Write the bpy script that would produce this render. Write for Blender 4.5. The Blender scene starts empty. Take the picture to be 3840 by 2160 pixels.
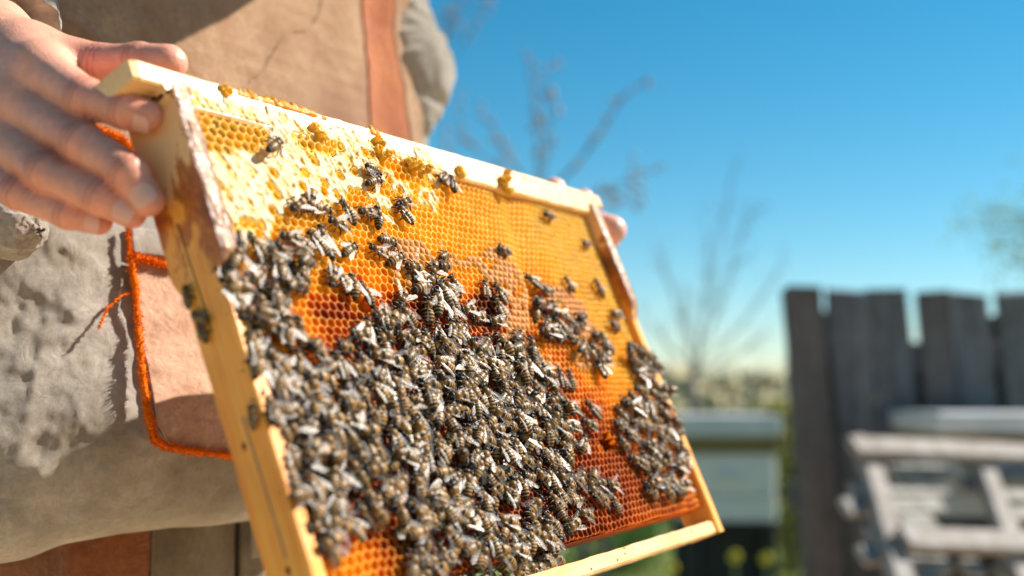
import bpy, math, random
import numpy as np
from mathutils import Matrix, Vector, noise

random.seed(7)
rng = np.random.default_rng(7)
sc = bpy.context.scene
COL = sc.collection

# ------------------------------------------------------------------ camera
PITCH = math.radians(5.7)
CAM = np.array([0.0, 0.0, 1.15])
FPX = 4203.83                      # focal length in photo pixels (3840 wide)
cd = bpy.data.cameras.new('camera')
cam = bpy.data.objects.new('camera', cd)
COL.objects.link(cam)
cam.location = CAM
cam.rotation_euler = (math.radians(90) + PITCH, 0, 0)
cd.sensor_width = 36
cd.lens = FPX * 36 / 3840
cd.clip_start = 0.02
cd.clip_end = 2000
cd.dof.use_dof = True
cd.dof.focus_distance = 0.640
cd.dof.aperture_fstop = 3.7
sc.camera = cam

# ------------------------------------------------------------------ sky, sun, exposure
SUN = Vector((0.713, 0.225, 0.664)).normalized()      # towards the sun
w = bpy.data.worlds.new('World')
sc.world = w
w.use_nodes = True
nt = w.node_tree
sky = nt.nodes.new('ShaderNodeTexSky')
sky.sky_type = 'NISHITA'
sky.sun_disc = False
sky.sun_elevation = math.asin(SUN.z)
sky.sun_rotation = math.atan2(SUN.x, SUN.y)
sky.air_density = 1.0
sky.dust_density = 0.0
sky.ozone_density = 3.0
hs = nt.nodes.new('ShaderNodeHueSaturation')
hs.inputs['Hue'].default_value = 0.478
hs.inputs['Saturation'].default_value = 1.38
hs.inputs['Value'].default_value = 1.0
nt.links.new(sky.outputs[0], hs.inputs['Color'])
bg = nt.nodes['Background']
nt.links.new(hs.outputs[0], bg.inputs[0])
bg.inputs[1].default_value = 0.060
sl = bpy.data.lights.new('sun', 'SUN')
sl.energy = 5.0
sl.angle = math.radians(0.53)
sl.color = (1.0, 0.93, 0.82)
so = bpy.data.objects.new('sun', sl)
COL.objects.link(so)
so.rotation_euler = SUN.to_track_quat('Z', 'Y').to_euler()
sc.view_settings.view_transform = 'Standard'
sc.view_settings.look = 'None'
sc.view_settings.gamma = 1
sc.view_settings.exposure = 1.08
sc.render.engine = 'CYCLES'
sc.cycles.max_bounces = 8
sc.cycles.transparent_max_bounces = 8
sc.cycles.use_denoising = True

# ------------------------------------------------------------------ helpers
def c2w(P):
    """camera-space millimetres (x right, y down, z forward) -> world metres"""
    P = np.asarray(P, float) * 0.001
    x, y, z = P[..., 0], P[..., 1], P[..., 2]
    s, c = math.sin(PITCH), math.cos(PITCH)
    return np.stack([CAM[0] + x, CAM[1] + z * c + y * s, CAM[2] + z * s - y * c], -1)

def c2w_dir(d):
    x, y, z = d
    s, c = math.sin(PITCH), math.cos(PITCH)
    return np.array([x, z * c + y * s, z * s - y * c])

def pix(px, py, d):
    """the camera-space point (mm) seen at photo pixel px, py at depth d (mm)"""
    return np.array([(px - 1920) / FPX * d, (py - 1080) / FPX * d, d])

def wpix(px, py, d):
    return c2w(pix(px, py, d * 1000.0))

def tag(o, label=None, cat=None, group=None, kind=None):
    if label: o['label'] = label
    if cat: o['category'] = cat
    if group: o['group'] = group
    if kind: o['kind'] = kind
    return o

def empty(name, loc=(0, 0, 0), mat=None):
    o = bpy.data.objects.new(name, None)
    COL.objects.link(o)
    if mat is not None: o.matrix_world = mat
    else: o.location = loc
    o.empty_display_size = 0.02
    return o

def mesh_data(name, V, faces, mats=None, smooth=True, col=None, midx=None):
    """V (n,3); faces: list of int arrays (k,3) / (k,4)"""
    V = np.asarray(V, np.float32)
    faces = [np.asarray(f, np.int32) for f in faces if len(f)]
    me = bpy.data.meshes.new(name)
    nl = sum(f.size for f in faces); nf = sum(len(f) for f in faces)
    me.vertices.add(len(V)); me.vertices.foreach_set('co', V.ravel())
    me.loops.add(nl); me.polygons.add(nf)
    li = np.concatenate([f.ravel() for f in faces])
    tot = np.concatenate([np.full(len(f), f.shape[1]) for f in faces]).astype(np.int32)
    st = np.concatenate([[0], np.cumsum(tot)[:-1]]).astype(np.int32)
    me.loops.foreach_set('vertex_index', li)
    me.polygons.foreach_set('loop_start', st)
    me.polygons.foreach_set('loop_total', tot)
    if mats is not None:
        for m in (mats if isinstance(mats, (list, tuple)) else [mats]): me.materials.append(m)
    if midx is not None: me.polygons.foreach_set('material_index', np.asarray(midx, np.int32))
    me.update(calc_edges=True)
    me.polygons.foreach_set('use_smooth', np.full(nf, bool(smooth)))
    if col is not None:
        a = me.color_attributes.new('Col', 'FLOAT_COLOR', 'POINT')
        c4 = np.ones((len(V), 4), np.float32); c4[:, :3] = col
        a.data.foreach_set('color', c4.ravel())
    me.validate()
    return me

def add(name, me, parent=None, mw=None):
    o = bpy.data.objects.new(name, me)
    COL.objects.link(o)
    if parent is not None: o.parent = parent
    if mw is not None: o.matrix_world = mw
    return o

def mk(name, V, faces, mats, parent=None, smooth=True, col=None, midx=None):
    return add(name, mesh_data(name, V, faces, mats, smooth, col, midx), parent)

class MB:
    """collects shapes into one mesh"""
    def __init__(s): s.V = []; s.F3 = []; s.F4 = []; s.C = []; s.n = 0
    def put(s, V, f3=None, f4=None, col=(1, 1, 1)):
        V = np.asarray(V, float)
        if f3 is not None and len(f3): s.F3.append(np.asarray(f3) + s.n)
        if f4 is not None and len(f4): s.F4.append(np.asarray(f4) + s.n)
        s.V.append(V); c = np.asarray(col, float)
        s.C.append(np.broadcast_to(c, (len(V), 3)) if c.ndim == 1 else c)
        s.n += len(V)
    def data(s, name, mats, smooth=True, scale=1.0, usecol=True):
        F = []
        if s.F3: F.append(np.concatenate(s.F3))
        if s.F4: F.append(np.concatenate(s.F4))
        return mesh_data(name, np.concatenate(s.V) * scale, F, mats, smooth, np.concatenate(s.C) if usecol else None)
    def box(s, c, size, M=None, col=(1, 1, 1), bev=0.0):
        x, y, z = [d / 2 for d in size]
        b = min(bev, x * .9, y * .9, z * .9)
        if b <= 0:
            V = np.array([[i, j, k] for i in (-x, x) for j in (-y, y) for k in (-z, z)])
            f4 = [[0, 1, 3, 2], [4, 6, 7, 5], [0, 4, 5, 1], [2, 3, 7, 6], [0, 2, 6, 4], [1, 5, 7, 3]]
            f3 = []
        else:   # chamfered box: 24 verts
            V = []; idx = {}
            for sx in (-1, 1):
                for sy in (-1, 1):
                    for sz in (-1, 1):
                        for a in range(3):
                            p = [sx * (x - b), sy * (y - b), sz * (z - b)]
                            p[a] = (sx * x, sy * y, sz * z)[a]
                            idx[(sx, sy, sz, a)] = len(V); V.append(p)
            V = np.array(V, float); f4 = []; f3 = []
            sg = (-1, 1)
            for a in range(3):
                for d in sg:
                    q = []
                    for (e, f) in ((-1, -1), (1, -1), (1, 1), (-1, 1)):
                        k = [0, 0, 0]; k[a] = d; k[(a + 1) % 3] = e; k[(a + 2) % 3] = f
                        q.append(idx[(k[0], k[1], k[2], a)])
                    f4.append(q if d > 0 else q[::-1])
            for a in range(3):                      # edges parallel to axis a
                b1, b2 = (a + 1) % 3, (a + 2) % 3
                for e in sg:
                    for f in sg:
                        q = []
                        for d, ax in ((-1, b1), (1, b1), (1, b2), (-1, b2)):
                            k = [0, 0, 0]; k[a] = d; k[b1] = e; k[b2] = f
                            q.append(idx[(k[0], k[1], k[2], ax)])
                        f4.append(q if e * f < 0 else q[::-1])
            for sx in sg:
                for sy in sg:
                    for sz in sg:
                        t = [idx[(sx, sy, sz, a)] for a in range(3)]
                        f3.append(t if sx * sy * sz > 0 else t[::-1])
        if M is not None: V = V @ np.asarray(M).T
        s.put(V + np.asarray(c, float), f3, f4, col)
    def tube(s, P, R, seg=6, col=(1, 1, 1), cap=True):
        P = np.asarray(P, float); n = len(P)
        R = np.broadcast_to(np.asarray(R, float), (n,)) if np.ndim(R) == 0 else np.asarray(R, float)
        T = np.gradient(P, axis=0); T /= np.linalg.norm(T, axis=1)[:, None] + 1e-12
        up = np.array([0, 0, 1.]) if abs(T[0, 2]) < .9 else np.array([1., 0, 0])
        V = []
        a = np.linspace(0, 2 * np.pi, seg, endpoint=False)
        for i in range(n):
            u = np.cross(T[i], up); u /= np.linalg.norm(u) + 1e-12
            v = np.cross(u, T[i]); up = v
            V.append(P[i] + R[i] * (np.cos(a)[:, None] * u + np.sin(a)[:, None] * v))
        V = np.concatenate(V)
        f4 = []
        for i in range(n - 1):
            for j in range(seg):
                k = (j + 1) % seg
                f4.append([i * seg + j, i * seg + k, (i + 1) * seg + k, (i + 1) * seg + j])
        f3 = []
        if cap:
            V = np.concatenate([V, P[:1], P[-1:]])
            for j in range(seg):
                k = (j + 1) % seg
                f3.append([n * seg, k, j]); f3.append([n * seg + 1, (n - 1) * seg + j, (n - 1) * seg + k])
        cc = np.asarray(col, float)
        if cc.ndim == 2:
            cc = np.repeat(cc, seg, axis=0)
            if cap: cc = np.concatenate([cc, cc[:1], cc[-1:]])
        s.put(V, f3, f4, cc)
    def ball(s, c, r, M=None, nu=10, nv=7, col=(1, 1, 1), bump=0.0):
        r = np.broadcast_to(np.asarray(r, float), (3,))
        V = [[0, 0, -1]]
        for i in range(1, nv):
            ph = -math.pi / 2 + math.pi * i / nv
            for j in range(nu):
                th = 2 * math.pi * j / nu
                V.append([math.cos(ph) * math.cos(th), math.cos(ph) * math.sin(th), math.sin(ph)])
        V.append([0, 0, 1]); V = np.array(V)
        if bump: V = V * (1 + bump * rng.normal(0, 1, (len(V), 1)))
        f3 = []; f4 = []; L = len(V) - 1
        for j in range(nu):
            k = (j + 1) % nu
            f3.append([0, 1 + k, 1 + j]); f3.append([L, L - nu + j, L - nu + k])
            for i in range(nv - 2):
                f4.append([1 + i * nu + j, 1 + i * nu + k, 1 + (i + 1) * nu + k, 1 + (i + 1) * nu + j])
        V = V * r
        if M is not None: V = V @ np.asarray(M).T
        s.put(V + np.asarray(c, float), f3, f4, col)

def vnoise(x, y, seed=0, z=0.0):
    """smooth value noise, vectorised, about -1..1"""
    x = np.asarray(x, float); y = np.asarray(y, float)
    xi = np.floor(x).astype(int); yi = np.floor(y).astype(int)
    fx = x - xi; fy = y - yi
    fx = fx * fx * (3 - 2 * fx); fy = fy * fy * (3 - 2 * fy)
    def h(a, b):
        n = (a * 374761393 + b * 668265263 + seed * 974711) & 0xffffffff
        n = ((n ^ (n >> 13)) * 1274126177) & 0xffffffff
        return ((n ^ (n >> 16)) & 0xffff) / 32767.5 - 1
    return (h(xi, yi) * (1 - fx) + h(xi + 1, yi) * fx) * (1 - fy) + (h(xi, yi + 1) * (1 - fx) + h(xi + 1, yi + 1) * fx) * fy

def fbm(x, y, seed=0, o=3):
    r = 0; a = 1.0
    for i in range(o):
        r = r + a * vnoise(x * 2 ** i, y * 2 ** i, seed + i * 17); a *= .5
    return r / 1.6

# ------------------------------------------------------------------ materials
def sock(b, *names):
    for n in names:
        if n in b.inputs: return b.inputs[n]
    return None

def new_mat(name, rough=.5, spec=.5):
    m = bpy.data.materials.new(name)
    m.use_nodes = True
    n = m.node_tree
    b = n.nodes['Principled BSDF']
    b.inputs['Roughness'].default_value = rough
    s = sock(b, 'Specular IOR Level', 'Specular')
    if s: s.default_value = spec
    return m, n, b

def N(n, t, **kw):
    x = n.nodes.new(t)
    for k, v in kw.items(): setattr(x, k, v)
    return x

def ramp(n, stops):
    r = N(n, 'ShaderNodeValToRGB')
    e = r.color_ramp.elements
    while len(e) < len(stops): e.new(.5)
    for i, (p, c) in enumerate(stops):
        e[i].position = p; e[i].color = (*c, 1) if len(c) == 3 else c
    return r

def coords(n, scale=(1, 1, 1), kind='Object', rot=(0, 0, 0)):
    tc = N(n, 'ShaderNodeTexCoord'); mp = N(n, 'ShaderNodeMapping')
    mp.inputs['Scale'].default_value = scale
    mp.inputs['Rotation'].default_value = rot
    n.links.new(tc.outputs[kind], mp.inputs[0])
    return mp

def noise_tex(n, mp, scale, detail=4, rough=.55, dist=0.0):
    t = N(n, 'ShaderNodeTexNoise')
    t.inputs['Scale'].default_value = scale
    t.inputs['Detail'].default_value = detail
    t.inputs['Roughness'].default_value = rough
    t.inputs['Distortion'].default_value = dist
    n.links.new(mp.outputs[0], t.inputs['Vector'])
    return t

def bump(n, b, hsock, strength, dist):
    bp = N(n, 'ShaderNodeBump')
    bp.inputs['Strength'].default_value = strength
    bp.inputs['Distance'].default_value = dist
    n.links.new(hsock, bp.inputs['Height'])
    n.links.new(bp.outputs[0], b.inputs['Normal'])
    return bp

def mixc(n, fac, a, bcol, mode='MIX'):
    m = N(n, 'ShaderNodeMix', data_type='RGBA', blend_type=mode)
    if isinstance(fac, (int, float)): m.inputs[0].default_value = fac
    else: n.links.new(fac, m.inputs[0])
    for s, v in ((m.inputs[6], a), (m.inputs[7], bcol)):
        if isinstance(v, (tuple, list)): s.default_value = (*v, 1)
        else: n.links.new(v, s)
    return m.outputs[2]

def math_n(n, op, a, b=0.0):
    m = N(n, 'ShaderNodeMath', operation=op)
    for s, v in ((m.inputs[0], a), (m.inputs[1], b)):
        if isinstance(v, (int, float)): s.default_value = v
        else: n.links.new(v, s)
    return m.outputs[0]

def mat_wood(name, c1, c2, grain=(40, 40, 900), stain=None, rough=.5, gscale=1.0, bumpd=.0003, spec=.35):
    """grain: mapping scale: small along the fibre, large across it (object space, metres)"""
    m, n, b = new_mat(name, rough, spec)
    g = noise_tex(n, coords(n, grain), gscale, 5, .6, .4)
    r = ramp(n, [(.3, c1), (.7, c2)])
    n.links.new(g.outputs['Fac'], r.inputs[0])
    c = r.outputs[0]
    big = noise_tex(n, coords(n), 18, 3)
    r2 = ramp(n, [(.35, (.72, .66, .58)), (.65, (1, 1, 1))])
    n.links.new(big.outputs['Fac'], r2.inputs[0])
    c = mixc(n, .7, c, r2.outputs[0], 'MULTIPLY')
    if stain: c = stain(n, c)
    n.links.new(c, b.inputs['Base Color'])
    bump(n, b, g.outputs['Fac'], .5, bumpd)
    return m

def mat_plain(name, col, rough=.6, var=.25, scale=20, spec=.3, bumpd=0.0, col2=None, kind='Object', sc3=(1, 1, 1)):
    m, n, b = new_mat(name, rough, spec)
    t = noise_tex(n, coords(n, sc3, kind), scale, 5, .6)
    a = col2 if col2 else tuple(v * (1 - var) for v in col)
    r = ramp(n, [(.32, a), (.68, col)])
    n.links.new(t.outputs['Fac'], r.inputs[0])
    n.links.new(r.outputs[0], b.inputs['Base Color'])
    if bumpd: bump(n, b, t.outputs['Fac'], .6, bumpd)
    return m

def mat_fabric(name, c1, c2, weave=700, weave_amt=.25, stain=None, rough=.9, ribs=None, wr=.0035):
    m, n, b = new_mat(name, rough, .15)
    sh = sock(b, 'Sheen Weight')
    if sh: sh.default_value = .35
    mp = coords(n)
    t = noise_tex(n, mp, 26, 6, .68)
    r = ramp(n, [(.34, c1), (.64, c2)])
    n.links.new(t.outputs['Fac'], r.inputs[0])
    c = r.outputs[0]
    sp = noise_tex(n, mp, 260, 3, .7)
    r3 = ramp(n, [(.3, (.62, .6, .58)), (.62, (1.08, 1.08, 1.08))])
    n.links.new(sp.outputs['Fac'], r3.inputs[0])
    c = mixc(n, .55, c, r3.outputs[0], 'MULTIPLY')
    wv = N(n, 'ShaderNodeTexWave', wave_type='BANDS', bands_direction='DIAGONAL' if ribs else 'Z')
    wv.inputs['Scale'].default_value = ribs or weave
    wv.inputs['Distortion'].default_value = 1.2
    wv.inputs['Detail'].default_value = 2
    n.links.new(mp.outputs[0], wv.inputs['Vector'])
    r4 = ramp(n, [(.2, (.6, .56, .52)), (.7, (1, 1, 1))])
    n.links.new(wv.outputs['Fac'], r4.inputs[0])
    c = mixc(n, weave_amt, c, r4.outputs[0], 'MULTIPLY')
    if stain:
        big = noise_tex(n, mp, 9, 4, .6)
        r5 = ramp(n, [(.52, (0, 0, 0)), (.66, (1, 1, 1))])
        n.links.new(big.outputs['Fac'], r5.inputs[0])
        c = mixc(n, math_n(n, 'MULTIPLY', r5.outputs[0], .6), c, stain)
    n.links.new(c, b.inputs['Base Color'])
    w1 = noise_tex(n, mp, 75, 5, .62, 1.2)
    hsum = math_n(n, 'ADD', w1.outputs['Fac'], math_n(n, 'MULTIPLY', wv.outputs['Fac'], .10))
    bump(n, b, hsum, .9, wr)
    return m

def mat_attr(name, rough=.4, spec=.5, trans=0.0, tcol=None, vary=0.0, vscale=400, bumpd=0.0, coat=0.0):
    m, n, b = new_mat(name, rough, spec)
    a = N(n, 'ShaderNodeAttribute', attribute_name='Col')
    c = a.outputs['Color']
    if vary or bumpd:
        t = noise_tex(n, coords(n), vscale, 4, .6)
    if vary:
        r = ramp(n, [(.25, (1 - vary,) * 3), (.75, (1 + vary * .4,) * 3)])
        n.links.new(t.outputs['Fac'], r.inputs[0])
        c = mixc(n, 1.0, c, r.outputs[0], 'MULTIPLY')
    n.links.new(c, b.inputs['Base Color'])
    if coat:
        s = sock(b, 'Coat Weight')
        if s: s.default_value = coat; b.inputs['Coat Roughness'].default_value = .12
    if bumpd: bump(n, b, t.outputs['Fac'], .7, bumpd)
    if trans:
        tr = N(n, 'ShaderNodeBsdfTranslucent')
        n.links.new(c, tr.inputs[0])
        mx = N(n, 'ShaderNodeMixShader')
        mx.inputs[0].default_value = trans
        out = n.nodes['Material Output']
        n.links.new(b.outputs[0], mx.inputs[1]); n.links.new(tr.outputs[0], mx.inputs[2])
        n.links.new(mx.outputs[0], out.inputs[0])
    return m

# ================================================================== GROUND AND FAR SETTING
GZ = 0.0
def ground():
    n = 90
    xs = np.sign(np.linspace(-1, 1, n)) * np.abs(np.linspace(-1, 1, n)) ** 3 * 900
    ys = np.linspace(0, 1, n) ** 3 * 1200 - 6
    X, Y = np.meshgrid(xs, ys, indexing='ij')
    Z = .06 * fbm(X * .6, Y * .6, 3) * np.exp(-((X / 60) ** 2 + (Y / 60) ** 2))
    i = np.arange(n * n).reshape(n, n)
    F = np.stack([i[:-1, :-1], i[1:, :-1], i[1:, 1:], i[:-1, 1:]], -1).reshape(-1, 4)
    m, nn, b = new_mat('ground_soil', .95, .1)
    t = noise_tex(nn, coords(nn), 1.3, 6, .6); t2 = noise_tex(nn, coords(nn), 9, 5, .7)
    r = ramp(nn, [(.3, (.09, .12, .03)), (.5, (.15, .19, .05)), (.64, (.34, .29, .18))])
    nn.links.new(t.outputs['Fac'], r.inputs[0])
    r2 = ramp(nn, [(.3, (.6, .6, .6)), (.7, (1.2, 1.2, 1.1))]); nn.links.new(t2.outputs['Fac'], r2.inputs[0])
    nn.links.new(mixc(nn, .8, r.outputs[0], r2.outputs[0], 'MULTIPLY'), b.inputs['Base Color'])
    bump(nn, b, t2.outputs['Fac'], .8, .05)
    o = mk('ground', np.stack([X, Y, Z], -1).reshape(-1, 3), [F], m)
    tag(o, 'short spring grass and bare soil between the hives', kind='structure')
ground()

def grass():
    mb_V = []; F = []; C = []
    n = 26000
    x = rng.uniform(-2.5, 7, n); y = 3.0 + rng.random(n) ** 1.4 * 11
    h = rng.uniform(.03, .11, n) * (1 + .6 * vnoise(x * 1.2, y * 1.2, 9))
    keep = vnoise(x * .8, y * .8, 5) > -.35
    x, y, h = x[keep], y[keep], h[keep]; n = len(x)
    a = rng.uniform(0, 2 * np.pi, n); wd = rng.uniform(.003, .007, n)
    dx, dy = np.cos(a) * wd, np.sin(a) * wd
    lx, ly = rng.normal(0, .02, n), rng.normal(0, .02, n)
    V = np.stack([np.stack([x - dx, y - dy, 0 * x - .01], -1), np.stack([x + dx, y + dy, 0 * x - .01], -1), np.stack([x + lx, y + ly, h], -1)], 1).reshape(-1, 3)
    g = rng.random(n)[:, None]
    c = np.array([.12, .20, .03]) * (1 - g) + np.array([.32, .36, .09]) * g
    m = mat_attr('grass_blade', .55, .3, .45)
    o = mk('grass', V, [np.arange(3 * n).reshape(-1, 3)], m, smooth=False, col=np.repeat(c, 3, 0))
    tag(o, 'tufts of short green grass growing around the hives', 'grass', kind='stuff')
grass()

def sandy_bounce_patch():  # pale ground added out of view to bounce warm light upwards
    n = 40
    th = np.linspace(0, 2 * np.pi, 73)[:-1]
    rr = np.linspace(0, 1, 14)
    V = [[0, .6, .075]]
    for r in rr[1:]:
        for a in th:
            q = r * (1 + .10 * vnoise(math.cos(a) * 2, math.sin(a) * 2, 88))
            V.append([-.4 + 3.6 * q * math.cos(a), .4 + 3.1 * q * math.sin(a), .075 - .075 * max(0, r - .8) * 5])
    F3 = [[0, 1 + j, 1 + (j + 1) % 72] for j in range(72)]
    F4 = [[1 + k * 72 + j, 1 + (k + 1) * 72 + j, 1 + (k + 1) * 72 + (j + 1) % 72, 1 + k * 72 + (j + 1) % 72] for k in range(12) for j in range(72)]
    m = mat_plain('bounce_sand', (.64, .45, .28), .95, .3, 6, .1, .02)
    o = mk('bounce_patch', np.array(V), [np.array(F3), np.array(F4)], m)
    tag(o, 'unseen sandy ground added under the beekeeper to bounce warm light', kind='structure')
sandy_bounce_patch()

# ------------------------------------------------------------------ far treeline (olive)
def far_woods():
    mb = MB()
    for k in range(260):
        x = rng.uniform(-18, 40); y = rng.uniform(42, 60); hh = rng.uniform(.9, 2.2) * (1 + .3 * vnoise(x * .2, 0, 2))
        g = rng.random()
        c = np.array([.34, .30, .17]) * (1 - g) + np.array([.50, .43, .27]) * g
        for q in range(6):
            mb.ball((x + rng.normal(0, .7), y + rng.normal(0, .7), hh * rng.uniform(.25, .9)), (rng.uniform(.5, 1.1), .8, rng.uniform(.4, .9)), nu=7, nv=5, col=c, bump=.16)
    # brushy twigs breaking the top line
    for k in range(2600):
        x = rng.uniform(-18, 40); y = rng.uniform(42, 58); z0 = rng.uniform(.8, 1.9)
        p = np.array([x, y, z0]); d = np.array([rng.normal(0, .3), 0, rng.uniform(.5, 1.6)])
        s = np.array([.03, 0, 0])
        mb.put([p - s, p + s, p + d], f3=[[0, 1, 2]], col=(.16, .13, .09))
    o = add('far_woods', mb.data('far_woods', mat_attr('woodland_scrub', .9, .1), smooth=False))
    tag(o, 'low olive brown scrub and trees along the horizon', 'woods', kind='stuff')
far_woods()

# ------------------------------------------------------------------ bare trees
M_BARK = mat_plain('bark_grey_brown', (.20, .18, .17), .85, .4, 40, .2, .004)
M_BUD = mat_plain('opening_buds', (.32, .27, .24), .6, .3, 60)
def grow(mb, buds, p, d, L, r, depth, spread, nb, up=.12, bud_r=.012):
    n = 5
    P = [p]; q = p.copy(); dd = d / np.linalg.norm(d)
    for i in range(n):
        dd = dd + rng.normal(0, .09, 3) + np.array([0, 0, up * .4]); dd /= np.linalg.norm(dd)
        q = q + dd * L / n; P.append(q.copy())
    mb.tube(P, np.linspace(r, r * .62, n + 1), seg=5 if depth else 4)
    if depth == 0:
        if buds is not None:
            for k in range(3):
                t = P[-1 - k] if k < len(P) else P[-1]
                buds.ball(t + rng.normal(0, bud_r, 3), bud_r * rng.uniform(.6, 1.3), nu=5, nv=4)
        return
    for k in range(nb):
        i = rng.integers(2, n + 1)
        nd = dd + rng.normal(0, spread, 3) + np.array([0, 0, up])
        grow(mb, buds, P[i], nd, L * rng.uniform(.55, .8), r * .55, depth - 1, spread, nb, up, bud_r)

def tree(name, label, base, branches, seedv, trunk_r, bud_r=.012, thin=.5, bud_k=1):
    global rng
    keep = rng; rng = np.random.default_rng(seedv)
    t = empty(name, base)
    tag(t, label, 'tree', 'bare trees beyond the hive yard')
    tr = MB(); cr = MB(); bd = MB()
    top = np.array(branches['fork']) - np.array(base)
    P = np.array([top * s + np.array([.02 * math.sin(5 * s), 0, 0]) for s in np.linspace(0, 1, 7)])
    tr.tube(P, np.linspace(trunk_r, trunk_r * .6, 7), seg=8)
    for (end, r, dep, nb, spread) in branches['limbs']:
        e = np.array(end) - np.array(base)
        st = top * branches.get('at', 1.0)
        n = 7; Q = [st + (e - st) * s + np.array([math.sin(s * 3), 0, math.cos(s * 4)]) * .02 for s in np.linspace(0, 1, n)]
        cr.tube(Q, np.linspace(r, r * .45, n) * thin, seg=5)
        L = np.linalg.norm(e - st)
        dirn = (e - st) / L
        for i in range(2, n):
            for k in range(nb):
                grow(cr, bd, Q[i], dirn + rng.normal(0, spread, 3), L * rng.uniform(.12, .28), r * .4 * thin, dep, .5, 2, bud_r=bud_r)
    add('trunk', tr.data('trunk', M_BARK, usecol=False), t)
    c = add('crown', cr.data('crown', M_BARK, usecol=False), t)
    if bd.n and bud_k: add('bud', bd.data('bud', M_BUD, usecol=False), c)['kind'] = 'stuff'
    rng = keep
def wp(px, py, d): return tuple(wpix(px, py, d))
D = 4.2
tree('bare_tree', 'bare fruit tree with upright budding limbs rising behind the far hand', (wp(2060, 1080, D)[0] - .1, D, 0),
     {'fork': wp(2010, 800, D), 'limbs': [(wp(1985, 260, D), .014, 0, 1, .3), (wp(2045, 300, D - .2), .010, 0, 1, .3), (wp(2320, 360, D), .015, 0, 1, .35), (wp(2390, 640, D + .2), .010, 0, 2, .4),
      (wp(2345, 740, D), .008, 0, 1, .4), (wp(1820, 430, D + .3), .011, 0, 1, .3), (wp(1650, 420, D + .3), .010, 0, 1, .35), (wp(1690, 560, D), .008, 0, 1, .35)]}, 11, .03, .010)
D = 9.5
tree('bare_tree', 'thin leafless tree blurred against the sky left of the board fence', (wp(2620, 1500, D)[0], D, 0),
     {'fork': wp(2600, 1420, D), 'limbs': [(wp(2800, 800, D), .035, 1, 2, .5), (wp(2660, 900, D), .03, 1, 2, .55), (wp(2480, 960, D), .03, 1, 2, .6), (wp(2900, 1050, D), .028, 1, 2, .6),
      (wp(2730, 700, D), .022, 1, 2, .5), (wp(2560, 1150, D), .028, 1, 3, .6), (wp(2860, 1250, D), .025, 1, 3, .6), (wp(2420, 1180, D), .03, 1, 2, .5)]}, 23, .07, .02, thin=.3, bud_k=0)
D = 6.0
tree('bare_tree', 'bare tree whose twigs reach in above the far sleeve', (wp(1350, 1500, D)[0], D, 0),
     {'fork': wp(1400, 700, D), 'limbs': [(wp(1660, 110, D), .03, 0, 1, .4), (wp(1750, -60, D), .022, 0, 1, .4), (wp(1560, -100, D), .03, 1, 2, .5), (wp(1800, 20, D), .012, 0, 1, .4)]}, 31, .03, .012, thin=.4)

def leafy_tree():
    D = 11.0
    base = np.array([wp(4350, 1500, D)[0], D, 0.0])
    t = empty('leafy_tree', base)
    tag(t, 'tree with fresh yellow green leaves reaching in above the fence at the right edge', 'tree')
    tr = MB(); cr = MB(); lf = MB()
    top = np.array(wp(4330, 950, D)) - base
    tr.tube([top * s for s in np.linspace(0, 1, 6)], np.linspace(.12, .07, 6), seg=8)
    for (px, py) in ((3700, 800), (3760, 930), (3900, 700), (3830, 1000), (4200, 500), (4500, 500), (4700, 800), (3700, 860)):
        e = np.array(wp(px, py, D)) - base
        Q = [top + (e - top) * s + np.array([0, 0, .1 * math.sin(3 * s)]) for s in np.linspace(0, 1, 7)]
        cr.tube(Q, np.linspace(.035, .008, 7), seg=5)
        for i in range(210):
            s = rng.uniform(.35, 1.05); c = top + (e - top) * s + rng.normal(0, .16, 3)
            a = rng.normal(0, 1, (2, 3)); a /= np.linalg.norm(a, axis=1)[:, None]
            g = rng.random()
            lf.put([c - a[0] * .035, c + a[1] * .02, c + a[0] * .035, c - a[1] * .02], f4=[[0, 1, 2, 3]], col=(.16 + .1 * g, .21 + .08 * g, .03))
    add('trunk', tr.data('trunk', M_BARK, usecol=False), t)
    c = add('crown', cr.data('crown', M_BARK, usecol=False), t)
    add('leaves', lf.data('leaves', mat_attr('spring_leaf', .5, .3, .5), smooth=False), c)['kind'] = 'stuff'
leafy_tree()

def bush(name, label, px, py, D, r, h, colr, n=1500):
    b = np.array(wp(px, py, D)); base = np.array([b[0], D, 0.0])
    t = empty(name, base); tag(t, label, 'bush')
    st = MB(); lf = MB()
    for k in range(9):
        e = np.array([rng.normal(0, r * .6), rng.normal(0, r * .6), h * rng.uniform(.6, 1)])
        st.tube([e * s for s in np.linspace(0, 1, 5)], np.linspace(.015, .004, 5), seg=5)
    for i in range(n):
        z = rng.random() ** .8; c = np.array([rng.normal(0, r * .5), rng.normal(0, r * .5), z * h])
        a = rng.normal(0, 1, (2, 3)); a /= np.linalg.norm(a, axis=1)[:, None]
        g = rng.random()
        lf.put([c - a[0] * .035, c + a[1] * .02, c + a[0] * .035, c - a[1] * .02], f4=[[0, 1, 2, 3]], col=np.array(colr) * (.6 + .8 * g))
    add('stem', st.data('stem', M_BARK, usecol=False), t)
    add('foliage', lf.data('foliage', mat_attr('bush_leaf', .5, .3, .5), smooth=False), t)['kind'] = 'stuff'
bush('bush', 'yellow green bush between the white hive and the board fence', 2950, 1700, 7.2, .22, 1.15, (.22, .22, .04))
bush('bush', 'low green shrub beneath the bottom bar of the frame', 2330, 1980, 7.8, .5, .42, (.06, .15, .03), 1200)

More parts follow.
